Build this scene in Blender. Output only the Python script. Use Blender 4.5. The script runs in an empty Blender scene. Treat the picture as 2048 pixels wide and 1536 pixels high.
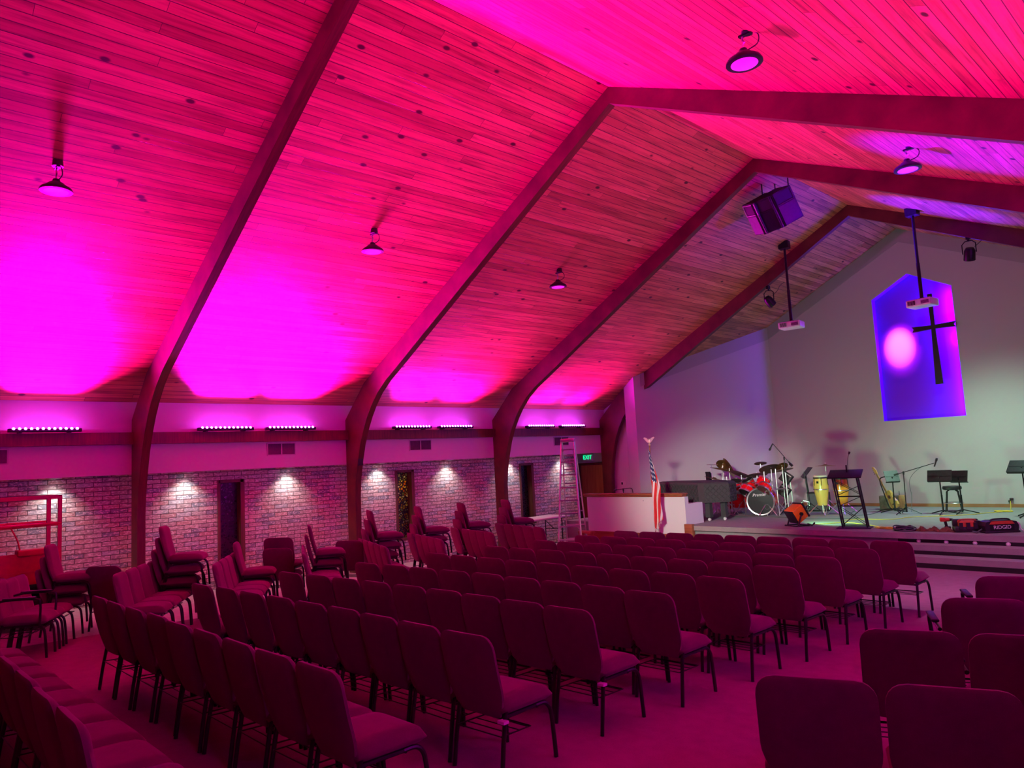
import bpy, bmesh, math, random
from mathutils import Vector, Matrix, Euler
random.seed(7)
PI = math.pi
SC = bpy.context.scene
COL = SC.collection

# ------------------------------------------------------------------ camera, world, exposure
cam_d = bpy.data.cameras.new('camera')
cam_d.sensor_width = 36.0
cam_d.lens = 1456.3 / 2048 * 36.0
cam_d.clip_end = 100
camera = bpy.data.objects.new('camera', cam_d)
COL.objects.link(camera)
r_, u_, f_ = ((0.68404, 0.72763, -0.05149), (0.11181, -0.03484, 0.99312), (-0.72083, 0.68509, 0.10519))
camera.matrix_world = Matrix(((r_[0], u_[0], -f_[0], 13.726), (r_[1], u_[1], -f_[1], 0.0), (r_[2], u_[2], -f_[2], 1.87), (0, 0, 0, 1)))
SC.camera = camera
W = bpy.data.worlds.new('night'); SC.world = W; W.use_nodes = True
W.node_tree.nodes['Background'].inputs[0].default_value = (0.01, 0.008, 0.012, 1)
W.node_tree.nodes['Background'].inputs[1].default_value = 0.3
SC.view_settings.view_transform = 'Standard'
SC.view_settings.look = 'None'
SC.view_settings.gamma = 1.0
SC.view_settings.use_curve_mapping = False
SC.view_settings.exposure = 0.0
# light levels of the lamps built further down
BAR_W = 400.0          # each LED wall washer
BAR_COL = (1.0, 0.0, 0.78)
BLUE_COL = (0.05, 0.0, 1.0)
DOWN_W = 42.0          # soffit downlights
WORK_W = 48.0         # work light on the stage
WORK_COL = (0.38, 1.0, 0.50)

# ------------------------------------------------------------------ materials
MATS = {}
class NT:
    def __init__(s, name):
        m = bpy.data.materials.new(name); m.use_nodes = True
        s.m = m; s.t = m.node_tree; s.b = s.t.nodes['Principled BSDF']; MATS[name] = m
    def n(s, typ, **kw):
        nd = s.t.nodes.new(typ)
        for k, v in kw.items(): setattr(nd, k, v)
        return nd
    def l(s, a, b): s.t.links.new(a, b)
    def math(s, op, a, b=None, c=None):
        nd = s.n('ShaderNodeMath', operation=op)
        for i, v in enumerate((a, b, c)):
            if v is None: continue
            if isinstance(v, (int, float)): nd.inputs[i].default_value = v
            else: s.l(v, nd.inputs[i])
        return nd.outputs[0]
    def comb(s, x, y, z=0.0):
        nd = s.n('ShaderNodeCombineXYZ')
        for i, v in enumerate((x, y, z)):
            if isinstance(v, (int, float)): nd.inputs[i].default_value = v
            else: s.l(v, nd.inputs[i])
        return nd.outputs[0]
    def ramp(s, fac, stops, interp='LINEAR'):
        nd = s.n('ShaderNodeValToRGB'); cr = nd.color_ramp; cr.interpolation = interp
        while len(cr.elements) < len(stops): cr.elements.new(0.5)
        for e, (p, c) in zip(cr.elements, stops):
            e.position = p; e.color = (*c, 1)
        s.l(fac, nd.inputs[0]); return nd.outputs[0]
    def mix(s, f, a, b, mode='MIX'):
        nd = s.n('ShaderNodeMix', data_type='RGBA', blend_type=mode)
        for i, v in ((0, f), (6, a), (7, b)):
            if isinstance(v, (int, float)): nd.inputs[i].default_value = v
            elif isinstance(v, tuple): nd.inputs[i].default_value = (*v, 1)
            else: s.l(v, nd.inputs[i])
        return nd.outputs[2]
    def obj(s): return s.n('ShaderNodeTexCoord').outputs['Object']
    def noise(s, vec, scale, detail=3, rough=0.5, out=0):
        nd = s.n('ShaderNodeTexNoise'); nd.inputs['Scale'].default_value = scale
        nd.inputs['Detail'].default_value = detail; nd.inputs['Roughness'].default_value = rough
        s.l(vec, nd.inputs['Vector']); return nd.outputs[out]
    def bump(s, h, strength=0.3, dist=0.01):
        nd = s.n('ShaderNodeBump'); nd.inputs['Strength'].default_value = strength
        nd.inputs['Distance'].default_value = dist
        s.l(h, nd.inputs['Height']); s.l(nd.outputs[0], s.b.inputs['Normal'])

def plain(name, col, rough=0.5, metal=0.0, noise=0.0, nscale=20.0, bump=0.0, spec=None, emit=None, estr=1.0):
    k = NT(name); b = k.b
    b.inputs['Base Color'].default_value = (*col, 1)
    b.inputs['Roughness'].default_value = rough; b.inputs['Metallic'].default_value = metal
    if spec is not None: b.inputs['Specular IOR Level'].default_value = spec
    if noise or bump:
        f = k.noise(k.obj(), nscale, 4)
        if noise:
            lo = tuple(c * (1 - noise) for c in col); hi = tuple(min(1, c * (1 + noise)) for c in col)
            k.l(k.ramp(f, [(0.3, lo), (0.7, hi)]), b.inputs['Base Color'])
        if bump: k.bump(f, bump, 0.004)
    if emit:
        b.inputs['Emission Color'].default_value = (*emit, 1); b.inputs['Emission Strength'].default_value = estr
    return k.m

# pine plank ceiling: boards run along Y
k = NT('pine_planks')
sx = k.n('ShaderNodeSeparateXYZ'); k.l(k.obj(), sx.inputs[0])
PW = 0.1145
xi = k.math('DIVIDE', sx.outputs[0], PW); row = k.math('FLOOR', xi); fx = k.math('FRACT', xi)
wn = k.n('ShaderNodeTexWhiteNoise', noise_dimensions='1D'); k.l(row, wn.inputs['W'])
yv = k.math('ADD', k.math('DIVIDE', sx.outputs[1], 4.2), k.math('MULTIPLY', wn.outputs['Value'], 7.3))
brd = k.math('FLOOR', yv); fy = k.math('FRACT', yv)
wn2 = k.n('ShaderNodeTexWhiteNoise', noise_dimensions='2D'); k.l(k.comb(row, brd), wn2.inputs['Vector'])
tone = wn2.outputs['Value']
gv = k.comb(k.math('MULTIPLY', sx.outputs[0], 26.0), k.math('MULTIPLY', sx.outputs[1], 1.1), k.math('MULTIPLY', tone, 40.0))
grain = k.noise(gv, 1.0, 5, 0.6)
base = k.ramp(tone, [(0.0, (0.40, 0.17, 0.06)), (0.35, (0.53, 0.24, 0.085)), (0.7, (0.58, 0.27, 0.10)), (1.0, (0.68, 0.34, 0.13))])
g2 = k.ramp(grain, [(0.30, (0.30, 0.24, 0.24)), (0.55, (1, 1, 1))])
c1 = k.mix(0.8, base, g2, 'MULTIPLY')
vo = k.n('ShaderNodeTexVoronoi', feature='F1'); vo.inputs['Scale'].default_value = 1.0
k.l(k.comb(k.math('MULTIPLY', sx.outputs[0], 5.0), k.math('MULTIPLY', sx.outputs[1], 2.6), 0.0), vo.inputs['Vector'])
knot = k.ramp(vo.outputs['Distance'], [(0.10, (1, 1, 1)), (0.17, (0, 0, 0))])
wk = k.n('ShaderNodeSeparateColor'); k.l(vo.outputs['Color'], wk.inputs[0])
kf = k.math('MULTIPLY', k.math('GREATER_THAN', wk.outputs[0], 0.6), knot)
c2 = k.mix(kf, c1, (0.05, 0.018, 0.01))
edge = k.math('MINIMUM', fx, k.math('SUBTRACT', 1.0, fx))
gr = k.math('LESS_THAN', edge, 0.035)
ej = k.math('LESS_THAN', fy, 0.0012)
gm = k.math('MAXIMUM', gr, ej)
c3 = k.mix(gm, c2, (0.05, 0.016, 0.012))
k.l(c3, k.b.inputs['Base Color']); k.b.inputs['Roughness'].default_value = 0.42
h = k.math('SUBTRACT', k.math('MULTIPLY', grain, 0.15), gm); k.bump(h, 0.6, 0.006)

# glulam
k = NT('glulam')
sx = k.n('ShaderNodeSeparateXYZ'); k.l(k.obj(), sx.inputs[0])
gn = k.noise(k.comb(k.math('MULTIPLY', sx.outputs[0], 3.0), k.math('MULTIPLY', sx.outputs[1], 30.0), k.math('MULTIPLY', sx.outputs[2], 3.0)), 1.0, 4)
k.l(k.ramp(gn, [(0.3, (0.07, 0.022, 0.012)), (0.7, (0.135, 0.044, 0.023))]), k.b.inputs['Base Color'])
k.b.inputs['Roughness'].default_value = 0.45; k.bump(gn, 0.15, 0.004)

def wood(name, a, b, rough=0.4, axis=0):
    k = NT(name); s = k.n('ShaderNodeSeparateXYZ'); k.l(k.obj(), s.inputs[0])
    m = [18.0, 18.0, 18.0]; m[axis] = 1.5
    g = k.noise(k.comb(*[k.math('MULTIPLY', s.outputs[i], m[i]) for i in range(3)]), 1.0, 4)
    k.l(k.ramp(g, [(0.3, a), (0.7, b)]), k.b.inputs['Base Color']); k.b.inputs['Roughness'].default_value = rough
wood('cherry', (0.20, 0.055, 0.02), (0.34, 0.11, 0.04)); wood('oak_door', (0.40, 0.22, 0.06), (0.55, 0.33, 0.10), 0.35, 2)
wood('dark_frame', (0.09, 0.032, 0.022), (0.15, 0.055, 0.035), 0.45, 2); wood('base_wood', (0.33, 0.13, 0.05), (0.45, 0.20, 0.08), 0.4)

# brick
k = NT('brick')
sx = k.n('ShaderNodeSeparateXYZ'); k.l(k.obj(), sx.inputs[0])
BH, BL = 0.078, 0.27
zr = k.math('DIVIDE', sx.outputs[2], BH); row = k.math('FLOOR', zr); fz_ = k.math('FRACT', zr)
par = k.math('MULTIPLY', k.math('MODULO', k.math('ABSOLUTE', row), 2.0), 0.5)
yr = k.math('ADD', k.math('DIVIDE', sx.outputs[1], BL), par); cl = k.math('FLOOR', yr); fyy = k.math('FRACT', yr)
wn = k.n('ShaderNodeTexWhiteNoise', noise_dimensions='2D'); k.l(k.comb(row, cl), wn.inputs['Vector'])
base = k.ramp(wn.outputs['Value'], [(0.0, (0.27, 0.30, 0.34)), (0.14, (0.48, 0.37, 0.37)), (0.35, (0.55, 0.33, 0.31)), (0.55, (0.54, 0.40, 0.39)), (0.78, (0.64, 0.47, 0.44)), (0.88, (0.50, 0.50, 0.52))], 'CONSTANT')
bv = k.comb(k.math('MULTIPLY', sx.outputs[1], 1.0), k.math('MULTIPLY', sx.outputs[2], 2.2), k.math('MULTIPLY', wn.outputs['Value'], 9.0))
n1 = k.noise(bv, 19.0, 5, 0.65)
fleck = k.ramp(n1, [(0.51, (0, 0, 0)), (0.60, (1, 1, 1))])
dark = k.ramp(k.noise(bv, 17.0, 3), [(0.30, (0.45, 0.42, 0.45)), (0.52, (1, 1, 1))])
c1 = k.mix(0.85, base, dark, 'MULTIPLY')
c2 = k.mix(k.math('MULTIPLY', fleck, 0.85), c1, (0.88, 0.80, 0.78))
e1 = k.math('MINIMUM', fyy, k.math('SUBTRACT', 1.0, fyy)); e2 = k.math('MINIMUM', fz_, k.math('SUBTRACT', 1.0, fz_))
mort = k.math('MAXIMUM', k.math('LESS_THAN', e1, 0.02), k.math('LESS_THAN', e2, 0.075))
c3 = k.mix(mort, c2, (0.09, 0.06, 0.065))
k.l(c3, k.b.inputs['Base Color']); k.b.inputs['Roughness'].default_value = 0.7
k.bump(k.math('SUBTRACT', k.math('MULTIPLY', n1, 0.35), mort), 0.7, 0.012)

# stained glass: leaded chips
def glass(name, dim):
    k = NT(name)
    sx = k.n('ShaderNodeSeparateXYZ'); k.l(k.obj(), sx.inputs[0])
    v2 = k.comb(sx.outputs[1], sx.outputs[2], 0.0)
    vo = k.n('ShaderNodeTexVoronoi', feature='F1'); vo.inputs['Scale'].default_value = 17.0; k.l(v2, vo.inputs['Vector'])
    ve = k.n('ShaderNodeTexVoronoi', feature='DISTANCE_TO_EDGE'); ve.inputs['Scale'].default_value = 17.0; k.l(v2, ve.inputs['Vector'])
    sc = k.n('ShaderNodeSeparateColor'); k.l(vo.outputs['Color'], sc.inputs[0])
    gc = k.ramp(sc.outputs[0], [(0.0, (0.9, 0.45, 0.04)), (0.3, (0.95, 0.8, 0.15)), (0.5, (0.75, 0.25, 0.03)), (0.62, (0.9, 0.85, 0.5)), (0.8, (0.35, 0.5, 0.1)), (0.9, (0.85, 0.6, 0.05))], 'CONSTANT')
    lead = k.math('LESS_THAN', ve.outputs['Distance'], 0.16)
    tr = k.n('ShaderNodeBsdfTranslucent'); k.l(k.mix(1.0, gc, (dim, dim, dim * 1.3), 'MULTIPLY'), tr.inputs[0])
    gl = k.n('ShaderNodeBsdfGlossy'); gl.inputs['Roughness'].default_value = 0.25; gl.inputs[0].default_value = (0.28, 0.26, 0.30, 1)
    ms = k.n('ShaderNodeMixShader'); ms.inputs[0].default_value = 0.3; k.l(tr.outputs[0], ms.inputs[1]); k.l(gl.outputs[0], ms.inputs[2])
    k.b.inputs['Base Color'].default_value = (0.012, 0.010, 0.012, 1); k.b.inputs['Roughness'].default_value = 0.35
    m2 = k.n('ShaderNodeMixShader'); k.l(lead, m2.inputs[0]); k.l(ms.outputs[0], m2.inputs[1]); k.l(k.b.outputs[0], m2.inputs[2])
    bp = k.n('ShaderNodeBump'); bp.inputs['Strength'].default_value = 0.8; bp.inputs['Distance'].default_value = 0.01
    k.l(k.math('MINIMUM', ve.outputs['Distance'], 0.2), bp.inputs['Height']); k.l(bp.outputs[0], gl.inputs['Normal'])
    k.l(m2.outputs[0], [n for n in k.t.nodes if n.type == 'OUTPUT_MATERIAL'][0].inputs[0])
glass('stained_glass', 1.0); glass('stained_glass_unlit', 0.05)  # second copy dims the chip colours, for panes with no lamp behind

# carpet and fabric
def fabric(name, a, b, scale, rough=0.9, sheen=0.0, bump=0.3):
    k = NT(name); o = k.obj(); n1 = k.noise(o, scale, 4, 0.7); n2 = k.noise(o, scale * 0.06, 2)
    f = k.math('ADD', k.math('MULTIPLY', n1, 0.7), k.math('MULTIPLY', n2, 0.3))
    k.l(k.ramp(f, [(0.32, a), (0.68, b)]), k.b.inputs['Base Color']); k.b.inputs['Roughness'].default_value = rough
    k.b.inputs['Specular IOR Level'].default_value = 0.15
    if sheen:
        k.b.inputs['Sheen Weight'].default_value = sheen; k.b.inputs['Sheen Roughness'].default_value = 0.5
        k.b.inputs['Sheen Tint'].default_value = (1.0, 0.5, 0.6, 1)
    k.bump(n1, bump, 0.003)
fabric('floor_carpet', (0.21, 0.10, 0.15), (0.31, 0.155, 0.225), 160)
fabric('stage_carpet', (0.23, 0.24, 0.22), (0.33, 0.34, 0.32), 120)
fabric('burgundy', (0.098, 0.006, 0.062), (0.15, 0.010, 0.095), 300, 0.85, 0.25, 0.2)
fabric('quilted_black', (0.045, 0.05, 0.05), (0.07, 0.078, 0.075), 200, 0.6)
fabric('purple_mat', (0.06, 0.045, 0.10), (0.09, 0.06, 0.13), 150)
fabric('brown_cloth', (0.13, 0.05, 0.035), (0.2, 0.08, 0.05), 120)
k = NT('side_vinyl'); o = k.obj(); k.l(k.ramp(k.noise(o, 9.0, 5, 0.7), [(0.35, (0.40, 0.37, 0.37)), (0.65, (0.55, 0.52, 0.52))]), k.b.inputs['Base Color']); k.b.inputs['Roughness'].default_value = 0.4
plain('wall_paint', (0.70, 0.69, 0.68), 0.75, bump=0.05, nscale=60)
plain('stage_wall_paint', (0.52, 0.51, 0.51), 0.8, bump=0.05, nscale=60)
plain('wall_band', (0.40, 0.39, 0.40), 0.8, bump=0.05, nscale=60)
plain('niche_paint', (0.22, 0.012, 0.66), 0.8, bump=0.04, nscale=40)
plain('black_metal', (0.014, 0.014, 0.016), 0.38, 0.3, noise=0.3)
plain('black_plastic', (0.018, 0.018, 0.02), 0.5, noise=0.2)
plain('chair_metal', (0.018, 0.014, 0.018), 0.3, 0.2, noise=0.2)
plain('dark_void', (0.006, 0.006, 0.008), 0.8, noise=0.1)
plain('vent_grey', (0.12, 0.11, 0.13), 0.5, noise=0.1)
plain('speaker_black', (0.008, 0.008, 0.009), 0.6, noise=0.2)
plain('vent_frame', (0.55, 0.53, 0.55), 0.5, noise=0.05)
plain('white_plastic', (0.78, 0.78, 0.76), 0.35, noise=0.03)
plain('diffuser', (0.85, 0.85, 0.85), 0.3, noise=0.02)
plain('chrome', (0.75, 0.75, 0.76), 0.30, 1.0, noise=0.05)
plain('aluminium', (0.72, 0.70, 0.70), 0.35, 0.85, noise=0.08)
plain('brass_cymbal', (0.36, 0.25, 0.12), 0.32, 0.9, noise=0.15, nscale=9)
plain('gold', (0.95, 0.86, 0.62), 0.28, 0.6, noise=0.05)
plain('drum_red', (0.80, 0.006, 0.012), 0.15, noise=0.12, nscale=5)
plain('drum_head', (0.02, 0.02, 0.022), 0.3, noise=0.1)
plain('head_smoke', (0.11, 0.035, 0.035), 0.25, noise=0.1)
plain('skin_head', (0.75, 0.66, 0.5), 0.5, noise=0.05)
wood('conga_yellow', (0.75, 0.50, 0.09), (0.88, 0.63, 0.16), 0.25, 2)
k = NT('sunburst'); sx = k.n('ShaderNodeSeparateXYZ'); k.l(k.obj(), sx.inputs[0])
k.l(k.ramp(k.math('ADD', k.math('MULTIPLY', sx.outputs[2], 1.35), k.math('MULTIPLY', k.noise(k.obj(), 12.0), 0.06)), [(0.0, (0.12, 0.01, 0.008)), (0.3, (0.42, 0.05, 0.01)), (0.55, (0.85, 0.42, 0.05)), (0.8, (0.85, 0.36, 0.03)), (0.98, (0.28, 0.02, 0.01))]), k.b.inputs['Base Color']); k.b.inputs['Roughness'].default_value = 0.2
plain('orange_plastic', (0.92, 0.26, 0.015), 0.35, noise=0.08)
plain('tool_orange', (0.60, 0.10, 0.03), 0.5, noise=0.12)
plain('lift_red', (0.60, 0.012, 0.06), 0.35, noise=0.08)
plain('yellow_cord', (0.75, 0.60, 0.06), 0.5, noise=0.05)
plain('grey_cord', (0.07, 0.09, 0.10), 0.5, noise=0.1)
plain('guitar_wood', (0.72, 0.45, 0.12), 0.25, noise=0.1, nscale=6)
plain('amp_brown', (0.13, 0.105, 0.08), 0.7, noise=0.2)
plain('amp_tan', (0.42, 0.26, 0.10), 0.6, noise=0.2)
plain('table_top', (0.70, 0.70, 0.68), 0.4, noise=0.03)
plain('white_letter', (0.85, 0.85, 0.85), 0.4, noise=0.02)
plain('exit_green', (0.02, 0.25, 0.12), 0.4, noise=0.05, emit=(0.0, 0.9, 0.35), estr=1.6)
plain('led_lens', (0.9, 0.8, 0.95), 0.3, noise=0.02, emit=(0.72, 0.04, 1.0), estr=110.0)
plain('led_lens_blue', (0.6, 0.5, 0.95), 0.3, noise=0.02, emit=(0.15, 0.04, 1.0), estr=40.0)
plain('lamp_white', (0.9, 0.9, 0.88), 0.3, noise=0.02, emit=(1.0, 0.93, 0.86), estr=6.0)
plain('work_lens', (0.9, 0.9, 0.9), 0.3, noise=0.02, emit=WORK_COL, estr=12.0)
plain('spot_lens', (0.9, 0.9, 0.9), 0.3, noise=0.02, emit=(1.0, 0.35, 1.0), estr=3.0)
# flag cloth from its own UVs
k = NT('flag_cloth'); uv = k.n('ShaderNodeUVMap'); s = k.n('ShaderNodeSeparateXYZ'); k.l(uv.outputs[0], s.inputs[0])
st = k.math('GREATER_THAN', k.math('FRACT', k.math('MULTIPLY', s.outputs[1], 6.5)), 0.58)
stripes = k.mix(st, (0.62, 0.015, 0.02), (0.75, 0.68, 0.64))
cant = k.math('MULTIPLY', k.math('LESS_THAN', s.outputs[0], 0.44), k.math('GREATER_THAN', s.outputs[1], 0.46))
vs = k.n('ShaderNodeTexVoronoi', feature='F1'); vs.inputs['Scale'].default_value = 16.0; vs.inputs['Randomness'].default_value = 0.0; k.l(uv.outputs[0], vs.inputs['Vector'])
star = k.math('LESS_THAN', vs.outputs['Distance'], 0.26)
blue = k.mix(star, (0.012, 0.014, 0.10), (0.75, 0.75, 0.78))
k.l(k.mix(cant, stripes, blue), k.b.inputs['Base Color']); k.b.inputs['Roughness'].default_value = 0.7
k.bump(k.noise(k.obj(), 200.0), 0.1, 0.002)

# ------------------------------------------------------------------ mesh helpers
class MB:
    def __init__(s): s.v = []; s.f = []; s.uv = None
    def add(s, vs, fs, M=None):
        o = len(s.v)
        for p in vs: s.v.append(tuple(M @ Vector(p)) if M is not None else tuple(p))
        for q in fs: s.f.append(tuple(i + o for i in q))
        return s
    def box(s, x0, x1, y0, y1, z0, z1, M=None):
        vs = [(x, y, z) for x in (x0, x1) for y in (y0, y1) for z in (z0, z1)]
        return s.add(vs, [(0, 1, 3, 2), (4, 6, 7, 5), (0, 4, 5, 1), (2, 3, 7, 6), (0, 2, 6, 4), (1, 5, 7, 3)], M)
    def rbox(s, x0, x1, y0, y1, z0, z1, r=0.02, seg=3, M=None):
        bm = bmesh.new(); bmesh.ops.create_cube(bm, size=1.0)
        bmesh.ops.scale(bm, vec=(x1 - x0, y1 - y0, z1 - z0), verts=bm.verts)
        bmesh.ops.translate(bm, vec=((x0 + x1) / 2, (y0 + y1) / 2, (z0 + z1) / 2), verts=bm.verts)
        bmesh.ops.bevel(bm, geom=bm.edges[:], offset=r, segments=seg, profile=0.5, affect='EDGES')
        bm.verts.index_update()
        s.add([v.co[:] for v in bm.verts], [[v.index for v in f.verts] for f in bm.faces], M); bm.free(); return s
    def lathe(s, prof, n=20, M=None, cap=True):
        vs = []; fs = []
        for (r, z) in prof:
            for i in range(n):
                a = 2 * PI * i / n; vs.append((r * math.cos(a), r * math.sin(a), z))
        m = len(prof)
        for j in range(m - 1):
            for i in range(n):
                fs.append((j * n + i, j * n + (i + 1) % n, (j + 1) * n + (i + 1) % n, (j + 1) * n + i))
        if cap:
            if prof[0][0] > 1e-5: fs.append(tuple(range(n))[::-1])
            if prof[-1][0] > 1e-5: fs.append(tuple(range((m - 1) * n, m * n)))
        return s.add(vs, fs, M)
    def cyl(s, p0, p1, r0, r1=None, n=12):
        p0 = Vector(p0); p1 = Vector(p1); d = p1 - p0
        q = d.to_track_quat('Z', 'Y').to_matrix().to_4x4(); q.translation = p0
        return s.lathe([(r0, 0), (r0 if r1 is None else r1, d.length)], n, q)
    def tube(s, pts, r, n=8, closed=False):
        pts = [Vector(p) for p in pts]; m = len(pts); vs = []; fs = []
        nrm = None
        for i, p in enumerate(pts):
            a = pts[i - 1] if (i > 0 or closed) else p; b = pts[(i + 1) % m] if (i < m - 1 or closed) else p
            t = (b - a).normalized()
            if nrm is None:
                nrm = t.orthogonal().normalized()
            nrm = (nrm - t * nrm.dot(t))
            if nrm.length < 1e-6: nrm = t.orthogonal()
            nrm.normalize(); bn = t.cross(nrm)
            rr = r[i] if isinstance(r, (list, tuple)) else r
            for j in range(n):
                an = 2 * PI * j / n; vs.append(tuple(p + nrm * (rr * math.cos(an)) + bn * (rr * math.sin(an))))
        for i in range(m if closed else m - 1):
            for j in range(n):
                fs.append((i * n + j, i * n + (j + 1) % n, ((i + 1) % m) * n + (j + 1) % n, ((i + 1) % m) * n + j))
        if not closed:
            fs.append(tuple(range(n))[::-1]); fs.append(tuple(range((m - 1) * n, m * n)))
        return s.add(vs, fs)
    def prism(s, poly, d0, d1, axis='z', M=None):
        n = len(poly)
        def P(a, b, d): return {'z': (a, b, d), 'y': (a, d, b), 'x': (d, a, b)}[axis]
        vs = [P(a, b, d0) for a, b in poly] + [P(a, b, d1) for a, b in poly]
        fs = [tuple(range(n))[::-1], tuple(range(n, 2 * n))] + [(i, (i + 1) % n, n + (i + 1) % n, n + i) for i in range(n)]
        return s.add(vs, fs, M)
    def mesh(s, name):
        me = bpy.data.meshes.new(name); me.from_pydata(s.v, [], s.f)
        bm = bmesh.new(); bm.from_mesh(me); bmesh.ops.recalc_face_normals(bm, faces=bm.faces); bm.to_mesh(me); bm.free()
        me.update(); return me
    def build(s, name, mat, parent=None, loc=None, rot=None, smooth=40):
        me = s.mesh(name); me.materials.append(MATS[mat])
        if smooth:
            for p in me.polygons: p.use_smooth = True
            me.set_sharp_from_angle(angle=math.radians(smooth))
        o = bpy.data.objects.new(name, me); COL.objects.link(o)
        if loc: o.location = loc
        if rot: o.rotation_euler = rot
        if parent: o.parent = parent
        return o

def spline(pts, n=8):
    P = [Vector(p) for p in pts]; P = [P[0] * 2 - P[1]] + P + [P[-1] * 2 - P[-2]]; out = []
    for i in range(1, len(P) - 2):
        for j in range(n):
            t = j / n; a, b, c, d = P[i - 1:i + 3]
            out.append(0.5 * ((2 * b) + (c - a) * t + (2 * a - 5 * b + 4 * c - d) * t * t + (3 * b - a - 3 * c + d) * t ** 3))
    out.append(P[-2]); return out
def tag(o, label, cat, group=None, kind=None):
    o['label'] = label; o['category'] = cat
    if group: o['group'] = group
    if kind: o['kind'] = kind
    return o
def thing(name, label, cat, loc=(0, 0, 0), rz=0.0, group=None):
    o = bpy.data.objects.new(name, None); COL.objects.link(o); o.empty_display_size = 0.1
    o.location = loc; o.rotation_euler = (0, 0, rz); return tag(o, label, cat, group)
def struct(name, mb, mat, label, cat, smooth=30):
    return tag(mb.build(name, mat, smooth=smooth), label, cat, kind='structure')
def dup(root, loc, label, rot=None, group=None):
    c = root.copy(); COL.objects.link(c); c.location = loc
    if rot is not None: c.rotation_euler = rot
    c['label'] = label
    if group: c['group'] = group
    for ch in list(root.children):
        d = ch.copy(); COL.objects.link(d); d.parent = c
        for g in list(ch.children):
            e = g.copy(); COL.objects.link(e); e.parent = d
    return c
def text_mesh(name, body, size, mat, parent, loc, rot, extrude=0.002, shear=0.0, align='CENTER'):
    cu = bpy.data.curves.new(name, 'FONT'); cu.body = body; cu.size = size; cu.extrude = extrude; cu.align_x = align; cu.align_y = 'CENTER'; cu.shear = shear
    t = bpy.data.objects.new(name, cu); COL.objects.link(t); dg = bpy.context.evaluated_depsgraph_get(); dg.update()
    me = bpy.data.meshes.new_from_object(t.evaluated_get(dg)); bpy.data.objects.remove(t)
    me.materials.clear(); me.materials.append(MATS[mat])
    o = bpy.data.objects.new(name, me); COL.objects.link(o); o.location = loc; o.rotation_euler = rot; o.parent = parent; return o
def lamp(name, typ, loc, rot, energy, col, parent=None, **kw):
    d = bpy.data.lights.new(name, typ); d.energy = energy; d.color = col
    for k_, v in kw.items(): setattr(d, k_, v)
    o = bpy.data.objects.new(name, d); COL.objects.link(o); o.location = loc; o.rotation_euler = rot
    if parent: o.parent = parent
    return o
def aim(d): return Vector(d).to_track_quat('-Z', 'Y').to_euler()

# ------------------------------------------------------------------ room measures
FY = [-4.51, -0.313, 3.887, 8.087, 12.287, 16.487]     # portal frames along the nave
ZS, ZT, XR, ZR = 1.98, 3.232, 7.559, 7.184               # soffit, eaves, ridge
YB, XC, ROOMW = 19.482, 3.90, 15.118
SLOPE = (ZR - ZT) / XR; SR = 0.452                         # the right slope is a little flatter
ST = 0.26
def floor_z(x, y): return -0.018 * y - 0.02 * max(0.0, 6.0 - x)
def ceil_z(x): return ZT + SLOPE * x if x <= XR else ZR - SR * (x - XR)
Y0 = -5.0

# floor: gently falling to the stage, side aisle strip in vinyl
def floor_mesh(x0, x1, y0, y1, top, th=0.25):
    xs = sorted({x0, x1} | ({6.0} if x0 < 6.0 < x1 else set())); mb = MB(); n = len(xs)
    vs = [(x, y, floor_z(x, y) + top) for y in (y0, y1) for x in xs] + [(x, y, floor_z(x, y) - th) for y in (y0, y1) for x in xs]
    fs = []
    for i in range(n - 1):
        fs += [(i, i + 1, n + i + 1, n + i), (2 * n + i, 3 * n + i, 3 * n + i + 1, 2 * n + i + 1), (i, 2 * n + i, 2 * n + i + 1, i + 1), (n + i, n + i + 1, 3 * n + i + 1, 3 * n + i)]
    fs += [(0, n, 3 * n, 2 * n), (n - 1, 3 * n - 1, 4 * n - 1, 2 * n - 1)]
    return mb.add(vs, fs)
struct('floor', floor_mesh(2.72, ROOMW + 0.4, Y0, 17.0, 0.0), 'floor_carpet', 'mauve carpeted floor of the hall sloping down to the stage', 'floor')
struct('floor_side', floor_mesh(-2.2, 2.72, Y0, 17.2, 0.0), 'side_vinyl', 'pale grey hard floor strip along the brick wall', 'floor')

# ceiling slopes
for nm, (xa, za, xb, zb), lab in (('ceiling_left', (-0.3, ZT - SLOPE * 0.3, XR, ZR), 'left slope of the knotty pine plank ceiling'), ('ceiling_right', (XR, ZR, ROOMW + 0.3, ZR - SR * (ROOMW + 0.3 - XR)), 'right slope of the knotty pine plank ceiling')):
    struct(nm, MB().prism([(xa, za), (xb, zb), (xb, zb + 0.15), (xa, za + 0.15)], Y0, YB + 0.3, 'y'), 'pine_planks', lab, 'ceiling')

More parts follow.
